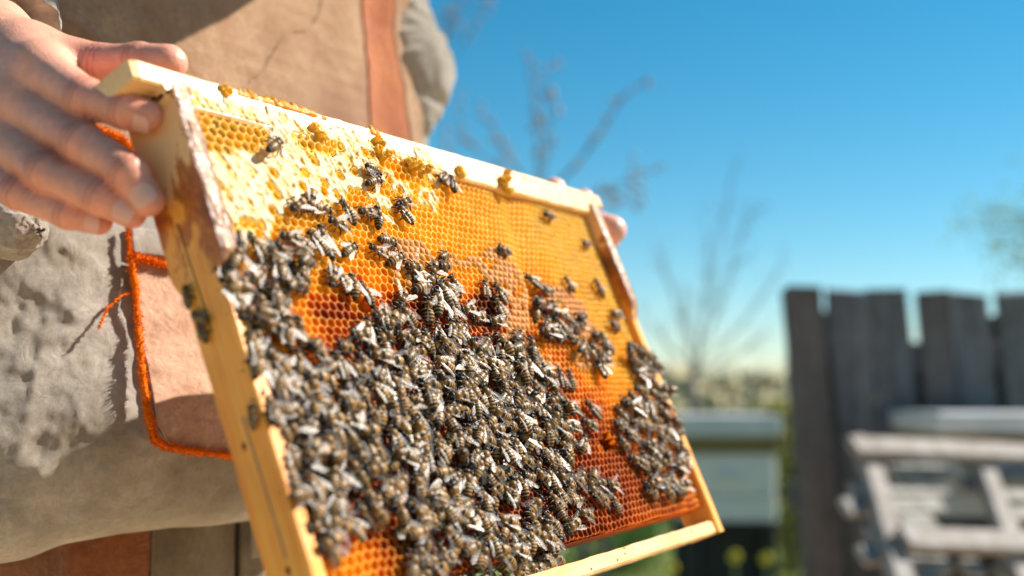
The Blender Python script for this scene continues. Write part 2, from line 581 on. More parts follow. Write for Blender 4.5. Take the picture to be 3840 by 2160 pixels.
# ================================================================== HIVES
M_HW = mat_plain('pale_blue_white_paint', (.72, .69, .68), .55, .12, 12, .3)
M_HLID = mat_plain('weathered_zinc_lid', (.66, .66, .68), .35, .25, 9, .5)
M_HOL = mat_plain('olive_painted_wood', (.22, .165, .06), .6, .3, 10)
M_DK = mat_plain('near_black_stand', (.022, .024, .028), .6, .3, 10)
M_BLUE = mat_plain('blue_grey_painted_board', (.36, .44, .50), .55, .2, 8)
def hive(px0, px1, D, label, ytop, paint, depth=.5):
    x0 = wp(px0, 0, D)[0]; x1 = wp(px1, 0, D)[0]; W = x1 - x0; xc = (x0 + x1) / 2
    zt = lambda py: wp(0, py, D)[2]
    t = empty('beehive', (xc, D + depth / 2, 0)); tag(t, label, 'beehive', 'beehives in the yard')
    def part(name, pyt, pyb, dw, m, zb=None):
        a, b = zt(pyt), (zt(pyb) if zb is None else zb)
        mb = MB(); mb.box((0, 0, (a + b) / 2), (W + dw, depth + dw, a - b), bev=.006)
        return add(name, mb.data(name, m, smooth=False, usecol=False), t)
    y = ytop
    part('lid', y, y + 78, .05, M_HLID)
    part('lid_rim', y + 80, y + 142, .03, M_HOL)
    bx = part('hive_box', y + 144, y + 300, 0, paint)
    part('hive_box', y + 303, y + 395, 0, paint)
    mb = MB(); mb.box((0, -depth / 2 - .012, zt(y + 230)), (.12, .02, .028), bev=.004)
    add('handle', mb.data('handle', paint, smooth=False, usecol=False), bx)
    part('floor_board', y + 397, y + 425, .03, M_DK)
    for sx in (-1, 1):
        for sy in (-1, 1):
            mb = MB(); zz = zt(y + 426)
            mb.box((sx * (W / 2 - .04), sy * (depth / 2 - .04), zz / 2), (.07, .07, zz), bev=.006)
            add('leg', mb.data('leg', M_DK, smooth=False, usecol=False), t)
    mb = MB(); zz = zt(y + 426)  # near-black board filling the open space beneath the hive
    mb.box((0, -depth / 2 + .08, zz / 2), (W - .12, .03, zz), bev=.004)
    add('stand_board', mb.data('stand_board', M_DK, smooth=False, usecol=False), t)
hive(2560, 2900, 5.6, 'pale blue white hive with zinc lid and olive rim, right of the frame corner', 1556, M_HW)
hive(3530, 3990, 3.05, 'blue grey hive standing in front of the fence boards at the right edge', 1545, M_BLUE, depth=.34)

M_POST = mat_plain('old_grey_post', (.16, .15, .14), .85, .3, 14, .2, .004)
for (px, lab) in ((2180, 'left of two thin grey posts seen through the gap under the comb'), (2262, 'right of two thin grey posts seen through the gap under the comb')):
    mb = MB(); p = wp(px, 1900, 6.6); mb.box((0, 0, .42), (.05, .05, .84), bev=.005)
    o = add('garden_post', mb.data('garden_post', M_POST, smooth=False, usecol=False)); o.location = (p[0], 6.6, 0)
    tag(o, lab, 'post', 'thin posts under the comb')

def glint_flower(px, py, D, lab):  # flower shape added to stand in for a round blurred glint
    p = wp(px, py, D); z = p[2]
    t = empty('glint_flower', (p[0], p[1], 0)); tag(t, lab, 'glint stand-in', 'added flowers drawing round glints before the hive stand')
    s = MB(); s.tube([(0, 0, 0), (.004, 0, z * .5), (0, 0, z)], .003, seg=5)
    add('stem', s.data('stem', mat_plain('glint_stem', (.12, .2, .05)), usecol=False), t)
    h = MB()
    for k in range(26):
        a = k * 2.4; r = .021 * math.sqrt(k / 26)
        h.ball((r * math.cos(a), -.002, z + r * math.sin(a)), (.007, .004, .007), nu=6, nv=4)
    add('glint_head', h.data('glint_head', mat_plain('glint_yellow', (.75, .62, .05), .5), usecol=False), t)
glint_flower(2755, 2088, 4.6, 'flower added to draw a round sunlit glint before the dark hive stand')
glint_flower(2872, 2096, 4.6, 'second added flower drawing a sunlit glint, right of the first')
glint_flower(2520, 2130, 5.0, 'added flower drawing a glint in the grass left of the hive stand')

# ================================================================== FENCE
M_FB = [mat_wood('weathered_fence_board_%s' % k, a, b, (60, 60, 3), rough=.85, bumpd=.002, spec=.15) for k, a, b in
        (('grey', (.09, .095, .105), (.19, .20, .22)), ('brown', (.085, .08, .08), (.165, .155, .16)), ('slate', (.075, .082, .09), (.165, .175, .19)))]
def fence():
    D = 3.5
    t = empty('board_fence', (wp(3400, 1500, D)[0], D, 0))
    tag(t, 'tall fence of dark weathered vertical boards with gaps of sky', 'fence')
    lean = math.radians(-3.0)
    def board(px0, px1, pyt, d, th, m, nm='board', pyb=None):
        a = wp(px0, pyt, d); b = wp(px1, pyt, d)
        zt = a[2]; W = b[0] - a[0]; xc = (a[0] + b[0]) / 2
        zb = 0.0 if pyb is None else wp(0, pyb, d)[2]
        n = 10; zs = np.linspace(zb, zt, n)
        V = []
        for i, z in enumerate(zs):
            sh = (z - zt) * math.tan(lean)
            wv = .003 * rng.normal(0, 1, 2)
            for (sx, sy) in ((-1, -1), (1, -1), (1, 1), (-1, 1)):
                V.append([xc + sh + sx * W / 2 + wv[0 if sx < 0 else 1], d + sy * th / 2 + .004 * math.sin(z * 4 + px0), z + (rng.uniform(-.012, .012) if i == n - 1 else 0)])
        V = np.array(V) - np.array(t.location)
        f4 = []
        for i in range(n - 1):
            for j in range(4):
                k = (j + 1) % 4
                f4.append([i * 4 + j, i * 4 + k, i * 4 + 4 + k, i * 4 + 4 + j])
        f4.append([3, 2, 1, 0]); f4.append([(n - 1) * 4 + j for j in range(4)])
        return mk(nm, V, [np.array(f4)], m, t, smooth=False)
    fr = [(3104, 3252, 1084), (3255, 3402, 1090), (3440, 3560, 1093), (3563, 3704, 1098), (3740, 3880, 1092), (3884, 4010, 1100), (4030, 4160, 1090), (4164, 4300, 1105), (4330, 4450, 1085)]
    for i, (a, b, y) in enumerate(fr): board(a, b, y, D, .022, M_FB[(i * 2) % 3])
    board(2945, 3072, 1078, D - .06, .09, M_FB[1], 'post')
    # shorter boards behind the gaps and two rails
    for i, (a, b, y) in enumerate([(3060, 3150, 1170), (3380, 3470, 1300), (3684, 3764, 1180), (4000, 4040, 1250), (4290, 4340, 1200)]): board(a, b, y, D + .07, .02, M_FB[(i + 2) % 3])
    for y in (1330, 1850):
        a = wp(2960, y, D + .035); b = wp(4450, y + 14, D + .035)
        mb = MB(); c = (np.array(a) + np.array(b)) / 2 - np.array(t.location)
        mb.box(c, (b[0] - a[0], .045, .09), bev=.004)
        add('rail', mb.data('rail', M_FB[0], smooth=False, usecol=False), t)
fence()

# ================================================================== OLD PALLET-LIKE LATTICE
M_LAT = mat_wood('sun_bleached_timber', (.22, .195, .18), (.37, .34, .32), (30, 30, 30), rough=.8, bumpd=.002, spec=.2)
M_LAT2 = mat_plain('lichen_grey_timber', (.38, .36, .33), .85, .45, 30, .2, .003, col2=(.17, .155, .135))
def lattice():
    D = 2.6
    loc = np.array([wp(3600, 1900, D)[0], D, 0.0])
    t = empty('timber_lattice', loc)
    tag(t, 'leaning pallet frame of sun bleached timbers in front of the fence', 'pallet')
    nrm = np.array([.34, -.62, .70]); nrm /= np.linalg.norm(nrm)
    P0 = np.array(wp(3450, 1900, D))
    def on(px, py, off=0.0):
        d = np.array(wp(px, py, 1.0)) - CAM
        k = ((P0 + nrm * off - CAM) @ nrm) / (d @ nrm)
        return CAM + d * k
    def beam(nm, p0, p1, wid, th, m, off=0.0):
        a = on(*p0, off); b = on(*p1, off)
        ax = b - a; L = np.linalg.norm(ax); ax /= L
        side = np.cross(ax, nrm); side /= np.linalg.norm(side)
        M = np.stack([ax, side, nrm], 1)
        mb = MB(); mb.box((a + b) / 2 - loc, (L, wid, th), M, bev=.004)
        return add(nm, mb.data(nm, m, smooth=False, usecol=False), t)
    beam('post', (3235, 1650), (3440, 2400), .054, .035, M_LAT)
    beam('post', (3665, 1690), (3930, 2450), .054, .035, M_LAT)
    beam('top_rail', (3190, 1672), (4150, 1712), .054, .024, M_LAT, .034)
    beam('rail', (3380, 2020), (4200, 2050), .058, .024, M_LAT, .034)
    beam('rail', (3440, 2240), (4200, 2270), .06, .024, M_LAT, .034)
    beam('brace', (3630, 1720), (3800, 1990), .05, .02, M_LAT, -.032)
    for i, (y, xa, xb) in enumerate([(1775, 3330, 3560), (1838, 3190, 3545), (1903, 3160, 3530), (1960, 3365, 3500), (2008, 3250, 3380), (2082, 3225, 3400), (1790, 3730, 3950), (1860, 3745, 3960), (1930, 3760, 3970), (2120, 3420, 3560), (2130, 3610, 3680), (2180, 3430, 3540), (1738, 3600, 3660), (1822, 3600, 3680), (1760, 3860, 4080), (1830, 3870, 4090), (1905, 3900, 4100), (1968, 3900, 4120), (2150, 3740, 3900), (2100, 3760, 3850)]):
        beam('slat', (xa, y), (xb, y + rng.uniform(-8, 8)), rng.uniform(.034, .050), .02, M_LAT2, -.032 - .0)
lattice()

# ================================================================== HIVE FRAME
# local axes of the frame: X along the top bar, Y away from the viewer, Z up; millimetres, scaled to metres
RX = np.array([0.52119, 0.06393, 0.85104])
RY = np.array([0.34167, 0.89816, -0.27671])      # down the frame
RN = np.array([-0.78206, 0.43499, 0.44627])      # away
T0 = np.array([-158.73, -94.65, 525.14])         # front top left corner of the side bar
FW, FH = 435.0, 270.0
ORG = T0 + RX * FW / 2 + RY * FH + RN * 18
FMAT = Matrix.Identity(4)
for i, dv in enumerate((c2w_dir(RX), c2w_dir(RN), c2w_dir(-RY))):
    for j in range(3): FMAT[j][i] = dv[j]
for j, v in enumerate(c2w(ORG)): FMAT[j][3] = v

def loc_uvn(u, v, n):
    """comb coordinates (right, down, away) in mm -> frame local metres"""
    return np.stack([np.asarray(u, float) - FW / 2, np.asarray(n, float) - 18 + 0 * np.asarray(u, float), FH - np.asarray(v, float)], -1) * .001

def inv_uv(px, py, n=6.0):
    d = np.array([(px - 1920) / FPX, (py - 1080) / FPX, 1.0])
    k = (RN @ (T0 + RN * n)) / (RN @ d)
    P = d * k - T0
    return float(RX @ P), float(RY @ P)

def proj_uv(u, v, n=6.0):
    P = T0 + np.multiply.outer(u, RX) + np.multiply.outer(v, RY) + np.multiply.outer(np.asarray(n, float) + 0 * np.asarray(u), RN)
    return 1920 + FPX * P[..., 0] / P[..., 2], 1080 + FPX * P[..., 1] / P[..., 2]

def in_poly(x, y, poly):
    x = np.asarray(x, float); y = np.asarray(y, float)
    r = np.zeros(x.shape, bool); n = len(poly)
    for i in range(n):
        x1, y1 = poly[i]; x2, y2 = poly[(i + 1) % n]
        c = ((y1 > y) != (y2 > y))
        xx = (x2 - x1) * (y - y1) / ((y2 - y1) if y2 != y1 else 1e-9) + x1
        r ^= c & (x < xx)
    return r

frame = empty('hive_frame', mat=FMAT)
tag(frame, 'wooden hive frame full of honeycomb held up in both hands', 'hive frame')

def propolis(n, c):
    """red brown propolis staining where the bar was glued to its neighbours"""
    tc = N(n, 'ShaderNodeTexCoord'); sx = N(n, 'ShaderNodeSeparateXYZ')
    n.links.new(tc.outputs['Object'], sx.inputs[0])
    t = noise_tex(n, coords(n, (1, 1, .55)), 95, 5, .65, .8)
    # band along the front edge (local Y small) and below the hand (Z .15 .. .24)
    yb = N(n, 'ShaderNodeMapRange'); n.links.new(sx.outputs['Y'], yb.inputs[0])
    yb.inputs[1].default_value = -.019; yb.inputs[2].default_value = -.005; yb.inputs[3].default_value = .55; yb.inputs[4].default_value = 0
    zb = N(n, 'ShaderNodeMapRange'); n.links.new(sx.outputs['Z'], zb.inputs[0])
    zb.inputs[1].default_value = .16; zb.inputs[2].default_value = .215; zb.inputs[3].default_value = 0; zb.inputs[4].default_value = .60
    zc = N(n, 'ShaderNodeMapRange'); n.links.new(sx.outputs['Z'], zc.inputs[0])
    zc.inputs[1].default_value = .222; zc.inputs[2].default_value = .246; zc.inputs[3].default_value = 1; zc.inputs[4].default_value = .0
    ze = N(n, 'ShaderNodeMapRange'); n.links.new(sx.outputs['Z'], ze.inputs[0])
    ze.inputs[1].default_value = .14; ze.inputs[2].default_value = .19; ze.inputs[3].default_value = 0; ze.inputs[4].default_value = 1
    a = math_n(n, 'MULTIPLY', math_n(n, 'MULTIPLY', yb.outputs[0], ze.outputs[0]), .7)
    s = math_n(n, 'ADD', a, math_n(n, 'MULTIPLY', zb.outputs[0], zc.outputs[0]))
    f = math_n(n, 'ADD', s, math_n(n, 'MULTIPLY', math_n(n, 'SUBTRACT', t.outputs['Fac'], .52), 1.9))
    r = ramp(n, [(.33, (0, 0, 0)), (.46, (1, 1, 1))]); n.links.new(f, r.inputs[0])
    r2 = ramp(n, [(.42, (.50, .15, .012)), (.66, (.30, .06, .008)), (.95, (.07, .012, .005))]); n.links.new(f, r2.inputs[0])
    zt = N(n, 'ShaderNodeMapRange'); n.links.new(sx.outputs['Z'], zt.inputs[0])
    zt.inputs[1].default_value = .215; zt.inputs[2].default_value = .225; zt.inputs[3].default_value = 0; zt.inputs[4].default_value = .75
    c = mixc(n, zt.outputs[0], c, (.82, .50, .25))
    return mixc(n, math_n(n, 'MULTIPLY', r.outputs[0], .9), c, r2.outputs[0])

M_SIDE = mat_wood('waxed_pine_side_bar', (.86, .27, .022), (.95, .47, .085), (420, 420, 14), stain=propolis, rough=.42, gscale=1, bumpd=.0002, spec=.45)
M_PINE = mat_wood('waxed_pine_bar', (.82, .44, .15), (.88, .60, .30), (14, 420, 420), rough=.38, gscale=1, bumpd=.0002, spec=.5)

def bar_profile_side(u0, u1, mat, nm):
    """side bar: wide spacing shoulders at the top, narrow below"""
    Y0, Y1 = 0.0, 36.0
    prof = []                      # (v, front n, back n)
    for v in list(np.linspace(0, 96, 20)) + list(np.linspace(100, FH, 26)):
        k = 0 if v < 84 else min(1, (v - 84) / 16.0)
        k = k * k * (3 - 2 * k)
        prof.append((v, Y0 + 5.5 * k + .25 * vnoise(v * .2, u0, 3), Y1 - 5.5 * k + .25 * vnoise(v * .2, u0 + 9, 4)))
    V = []; nseg = 8
    b = .9
    for (v, a, c) in prof:
        ring = [(u0 + b, a), (u1 - b, a), (u1, a + b), (u1, c - b), (u1 - b, c), (u0 + b, c), (u0, c - b), (u0, a + b)]
        for (u, n_) in ring: V.append(loc_uvn(u, v, n_))
    V = np.array(V); f4 = []
    for i in range(len(prof) - 1):
        for j in range(8):
            k = (j + 1) % 8
            f4.append([i * 8 + k, i * 8 + j, (i + 1) * 8 + j, (i + 1) * 8 + k])
    c0 = len(V); V = np.concatenate([V, [V[:8].mean(0)], [V[-8:].mean(0)]])
    f3 = []
    L = (len(prof) - 1) * 8
    for j in range(8):
        k = (j + 1) % 8
        f3.append([c0, j, k]); f3.append([c0 + 1, L + k, L + j])
    return mk(nm, V, [np.array(f4), np.array(f3)], mat, frame, smooth=False)
sb_l = bar_profile_side(0, 9.5, M_SIDE, 'side_bar'); sb_l['label'] = 'side bar stained with dark propolis below the fingers'
sb_r = bar_profile_side(FW - 9.5, FW, M_SIDE, 'side_bar'); sb_r['label'] = 'far side bar edged with lumpy propolis'

def grid_bar(nm, u0, u1, v0, v1, n0, n1, mat, lug=None, jit=.18, nu=60):
    """long bar with slightly uneven edges; lug thins the ends from below"""
    V = []; us = np.linspace(u0, u1, nu)
    for i, u in enumerate(us):
        vv1 = v1
        if lug and (u < lug[0] or u > lug[1]): vv1 = v0 + 11.5
        r = 1.0 if 0 < i < nu - 1 else 0.0
        e = 1.3
        j = lambda s: jit * vnoise(u * .11, s * 7.7, 5) + jit * .6 * vnoise(u * .5, s * 3.1, 6)
        ring = [(v0 + e, n0), (vv1 - e, n0), (vv1, n0 + e), (vv1, n1 - e), (vv1 - e, n1), (v0 + e, n1), (v0, n1 - e), (v0, n0 + e)]
        cv, cn = (v0 + vv1) / 2, (n0 + n1) / 2
        for q, (v, n_) in enumerate(ring):
            k = 1 if r else .93
            V.append(loc_uvn(u, cv + (v - cv) * k + j(q), cn + (n_ - cn) * k + j(q + 9)))
    V = np.array(V); f4 = []
    for i in range(nu - 1):
        for q in range(8):
            k = (q + 1) % 8
            f4.append([i * 8 + q, i * 8 + k, (i + 1) * 8 + k, (i + 1) * 8 + q])
    c0 = len(V); V = np.concatenate([V, [V[:8].mean(0)], [V[-8:].mean(0)]]); f3 = []
    L = (nu - 1) * 8
    for q in range(8):
        k = (q + 1) % 8
        f3.append([c0, k, q]); f3.append([c0 + 1, L + q, L + k])
    return mk(nm, V, [np.array(f4), np.array(f3)], mat, frame, smooth=False)
grid_bar('top_bar', -19, 455, -13, 7.5, 3.2, 31, M_PINE, lug=(-.5, FW + .5), nu=120)
grid_bar('bottom_bar', 9.7, FW - 9.7, FH - 10, FH - .3, 7, 29, M_PINE, nu=60)

# ------------------------------------------------------------------ comb
PU, PV = 5.6, 4.5
U0, U1, V0, V1 = 9.8, FW - 10.2, 4.6, 249.0
def hsurf(u, v):
    """how far the comb face stands towards the viewer from n=8, mm"""
    h = 1.3 * fbm(u * .018, v * .022, 41) + .5 * fbm(u * .06, v * .06, 42)
    X, Y = proj_uv(u, v)
    # honey shoulder bulges near the top left, valleys where combs met
    h = h + 3.2 * np.exp(-((X - 1150) / 480) ** 2 - ((Y - 620) / 240) ** 2)
    xv = 1905 + (Y - 700) * .27
    h = h - 3.0 * np.exp(-((X - xv) / 32) ** 2) * np.clip((1330 - Y) / 250, 0, 1) * np.clip((Y - 690) / 60, 0, 1)
    h = h + 1.8 * np.exp(-((X - 1890) / 90) ** 2 - ((Y - 1060) / 160) ** 2)
    h = h - 3.0 * np.exp(-((X - 1830) / 45) ** 2 - ((Y - 1170) / 45) ** 2)
    h = h - 3.5 * np.exp(-((X - 2040) / 40) ** 2 - ((Y - 1130) / 60) ** 2)
    h = h + 3.4 * np.exp(-(np.clip(v - 2, 0, 99) / 13) ** 2) * np.clip((1780 - X) / 260, 0, 1)
    h = h - 2.2 * np.clip((u - 405) / 22, 0, 1) - 2.2 * np.clip((26 - u) / 16, 0, 1) * np.clip((v - 90) / 60, 0, 1)
    return h
N0 = 8.0
P_HONEY = [(640, 300), (1000, 330), (1460, 540), (1620, 620), (1665, 700), (1650, 800), (1560, 790), (1420, 770), (1330, 690), (1290, 760), (1180, 790), (1090, 770), (1050, 840), (1000, 890), (960, 930), (850, 930), (780, 700)]
P_OPEN = [[(715, 385), (860, 400), (1000, 430), (1020, 490), (1000, 560), (900, 570), (800, 560), (740, 530)],
          [(1090, 480), (1180, 490), (1260, 560), (1240, 590), (1150, 575), (1095, 530)],
          [(1330, 570), (1480, 600), (1560, 640), (1540, 690), (1440, 640)],
          [(1440, 700), (1600, 760), (1680, 830), (1500, 800)]]
P_BROOD = [[(1485, 895), (1560, 890), (1630, 930), (1640, 1000), (1590, 1010), (1620, 1070), (1560, 1085), (1490, 1060), (1475, 980)],
           [(1690, 945), (1770, 945), (1800, 985), (1730, 1000)],
           [(1815, 915), (1870, 925), (1930, 985), (1975, 1060), (1995, 1150), (1985, 1240), (1900, 1215), (1880, 1140), (1850, 1060), (1800, 1000)],
           [(2085, 1060), (2150, 1085), (2205, 1150), (2245, 1235), (2200, 1275), (2150, 1215), (2100, 1150), (2050, 1120)],
           [(2150, 1310), (2265, 1345), (2270, 1390), (2160, 1370)], [(1880, 1235), (1975, 1240), (1960, 1300), (1900, 1290)],
           [(2040, 1330), (2110, 1350), (2100, 1390), (2040, 1380)]]
P_HOLE = [(2256, 1628), (2280, 1615), (2312, 1640), (2306, 1680), (2275, 1690), (2256, 1665)]
P_DARK = [[(1760, 1110), (1850, 1090), (1900, 1160), (1880, 1230), (1790, 1200)], [(1150, 1085), (1330, 1110), (1340, 1180), (1220, 1190), (1160, 1150)],
          [(1560, 1120), (1600, 1110), (1620, 1200), (1570, 1190)], [(2010, 1080), (2080, 1090), (2100, 1150), (2050, 1190)]]
# wax colour control points: photo x, y, tone (0 pale yellow .. 1 dark red brown)
CP = np.array([(760, 480, .05), (900, 800, .08), (1250, 860, .16), (1100, 560, .05), (1500, 800, .2), (1620, 880, .22), (1800, 880, .2), (1780, 760, .22), (1930, 760, .2), (2050, 850, -.02), (2180, 900, -.15),
               (2160, 1000, .03), (2300, 1100, .06), (2250, 1180, .1), (2330, 1350, .2), (2400, 1260, .15), (1970, 980, .2), (2000, 1070, .35), (1700, 1040, .3), (1450, 1000, .36), (1180, 950, .14), (1080, 1050, .2),
               (1220, 1080, .3), (1250, 1180, .6), (1130, 1250, .25), (1300, 1260, .7), (1480, 1180, .72), (1560, 1200, .78), (1750, 1230, .7), (1830, 1170, .8), (1900, 1330, .6), (2100, 1320, .5), (2000, 1200, .6), (2230, 1450, .45),
               (2100, 1500, .72), (2200, 1600, .78), (2150, 1800, .85), (2350, 1800, .78), (2480, 1850, .7), (2540, 1650, .45), (2560, 1800, .6), (2150, 1980, .9), (1950, 1900, .88), (1400, 1980, .7), (1330, 2120, .35), (1500, 1600, .85), (1700, 1500, .85),
               (1250, 1850, .85), (1100, 1700, .8), (900, 1200, .5), (2000, 2050, .9), (1700, 2150, .8), (950, 1000, .15), (2440, 1500, .25)], float)
CR = np.array([[.99, .72, .14], [.98, .60, .03], [.95, .46, .012], [.70, .15, .004], [.36, .06, .004], [.20, .04, .004]])
def wax_tone(u, v):
    X, Y = proj_uv(u, v)
    d2 = (X[..., None] - CP[:, 0]) ** 2 + (Y[..., None] - CP[:, 1]) ** 2
    wt = 1 / (d2 + 1500) ** 1.6
    t = (wt * CP[:, 2]).sum(-1) / wt.sum(-1)
    return np.clip(t + .06 * fbm(u * .08, v * .08, 77), 0, 1)
def tone_col(t):
    t = np.clip(t, 0, 1) * (len(CR) - 1); i = np.minimum(t.astype(int), len(CR) - 2); f = (t - i)[..., None]
    return CR[i] * (1 - f) + CR[i + 1] * f

def warp(u, v):
    """slight irregularity of the lattice shared by neighbouring cells"""
    du = .85 * vnoise(u * .07, v * .07, 51) + .34 * vnoise(u * .31, v * .31, 52)
    dv = .8 * vnoise(u * .07, v * .07, 53) + .32 * vnoise(u * .31, v * .31, 54)
    return u + du, v + dv

cells = []
nrow = int((V1 - V0) / PV)
for r in range(nrow):
    for c in range(int((U1 - U0) / PU)):
        u = U0 + PU / 2 + c * PU + (PU / 2 if r % 2 else 0)
        if u + PU / 2 > U1 + .8: continue
        cells.append((u, V0 + PV * .6 + r * PV))
cells = np.array(cells)
CU, CV = cells[:, 0], cells[:, 1]
CXp, CYp = proj_uv(CU, CV)
honey = in_poly(CXp, CYp, P_HONEY)
for P in P_OPEN: honey &= ~in_poly(CXp, CYp, P)
ropen = rng.random(len(cells))
edge_h = honey & (ropen < .035)
lowedge = honey & (CYp > 690 + (CXp < 1000) * 150) & (ropen < .22)
right_mix = honey & (CXp > 1400) & (ropen < .40)
honey &= ~(edge_h | lowedge | right_mix)
brood = np.zeros(len(cells), bool)
for P in P_BROOD: brood |= in_poly(CXp, CYp, P)
brood &= (rng.random(len(cells)) + .35 * vnoise(CU * .12, CV * .12, 31) < .86) & ~honey
hole = in_poly(CXp, CYp, P_HOLE) & ~brood
dark = np.zeros(len(cells), bool)
for P in P_DARK: dark |= in_poly(CXp, CYp, P)
shallow = (CXp > 2000) & (CYp < 1250) & (CYp < 800 + (CXp - 2000) * 1.6)
opencell = ~honey & ~brood & ~hole

M_WAX = mat_attr('beeswax', .42, .25, .50, vary=.12, vscale=900, bumpd=.0002)
M_CAP = mat_attr('white_wax_capping', .5, .45, .30, vary=.10, vscale=700, bumpd=.0006)
NS = 12
ang = np.pi / 6 + np.arange(NS) * np.pi / 6          # corners at even indices
R6 = np.where(np.arange(NS) % 2 == 0, 1.0, math.cos(math.pi / 6))
# hexagon with vertical flat sides: width PU, row pitch PV
hexU = np.cos(ang) * R6 * (PU / 2) / math.cos(math.pi / 6)
hexV = np.sin(ang) * R6 * (PV * 2 / 3)
def open_cells():
    idx = np.where(opencell)[0]; M = len(idx)
    u0, v0 = CU[idx][:, None], CV[idx][:, None]
    hu, hv = hexU[None], hexV[None]
    rimw = rng.uniform(.84, .90, (M, 1))
    rnd = np.where(np.arange(NS) % 2 == 0, .955, 1.03)[None]
    depth = np.where(shallow[idx], rng.uniform(1.0, 2.6, M), rng.uniform(.85, 1.1, M) * np.clip(1.2 + 27 * wax_tone(CU[idx], CV[idx]), 1.3, 10))
    fill = rng.random(M)
    filled = (~shallow[idx]) & (fill < .22) & (CXp[idx] < 2000) & (CYp[idx] < 1000)
    depth = np.where(filled, rng.uniform(1.8, 5, M), depth)
    nearpatch = in_poly(CXp[idx], CYp[idx], P_OPEN[0])
    depth = np.where(nearpatch, rng.uniform(1.2, 3.2, M), depth)[:, None]
    scl = [1.0, (rimw + 1) / 2 + .02, rimw, rimw * .965, rimw * .93, rimw * .80]
    hgt = [0.0, .22, .02, -.9, -depth * .55, -depth]
    rings = []
    for k in range(6):
        s_ = scl[k] * (rnd if k > 1 else 1.0)
        uu, vv = warp(u0 + hu * s_, v0 + hv * s_)
        hh = hsurf(uu, vv) + (.30 * vnoise(uu * .7, vv * .7, 61) if k < 3 else .15 * vnoise(uu * .7, vv * .7, 61))
        n_ = N0 - hh - hgt[k] * np.ones_like(uu)
        # cells slope slightly upwards towards the mouth
        vv = vv - hgt[k] * .12 * np.ones_like(vv)
        rings.append(np.stack([uu, vv, n_], -1))
    cu, cv = warp(u0, v0)
    hc = hsurf(cu, cv); cn = N0 - hc + depth + .5
    V = np.concatenate([np.stack(rings, 1).reshape(M, 6 * NS, 3), np.stack([cu, cv + depth * .12, cn], -1)], 1)
    nv = 6 * NS + 1
    f4 = []
    for k in range(5):
        for j in range(NS):
            f4.append([k * NS + j, k * NS + (j + 1) % NS, (k + 1) * NS + (j + 1) % NS, (k + 1) * NS + j])
    f3 = [[6 * NS, 5 * NS + j, 5 * NS + (j + 1) % NS] for j in range(NS)]
    base = (np.arange(M) * nv)[:, None, None]
    F4 = (np.array(f4)[None] + base).reshape(-1, 4); F3 = (np.array(f3)[None] + base).reshape(-1, 3)
    F3 = F3[:, ::-1]; 
    F4 = F4[:, ::-1]; F3 = F3[:, ::-1]
    t = wax_tone(CU[idx], CV[idx]) + rng.normal(0, .05, M) + np.where(dark[idx], .25, 0)
    tc = tone_col(t); rim = tone_col(t - .15) * .82 + np.array([.75, .46, .22]) * .18
    C = np.zeros((M, nv, 3))
    C[:, :2 * NS] = rim[:, None]; C[:, 2 * NS:3 * NS] = (rim * .6 + tc * .4)[:, None]
    C[:, 3 * NS:5 * NS] = tc[:, None]
    fl = tone_col(t + np.where(dark[idx], .3, .06)); C[:, 5 * NS:] = fl[:, None]
    pat = nearpatch[:, None, None] * 1.0
    C[:, 5 * NS:] = C[:, 5 * NS:] * (1 - pat * .6) + pat * .6 * np.array([.6, .5, .2])
    V = V.reshape(-1, 3)
    return loc_uvn(V[:, 0], V[:, 1], V[:, 2]), F4, F3, C.reshape(-1, 3)
Vc, F4c, F3c, Cc = open_cells()
comb = mk('comb', Vc, [F4c, F3c], M_WAX, frame, smooth=True, col=Cc)
comb['label'] = 'honeycomb, pale and yellow above, dark amber and red brown below'

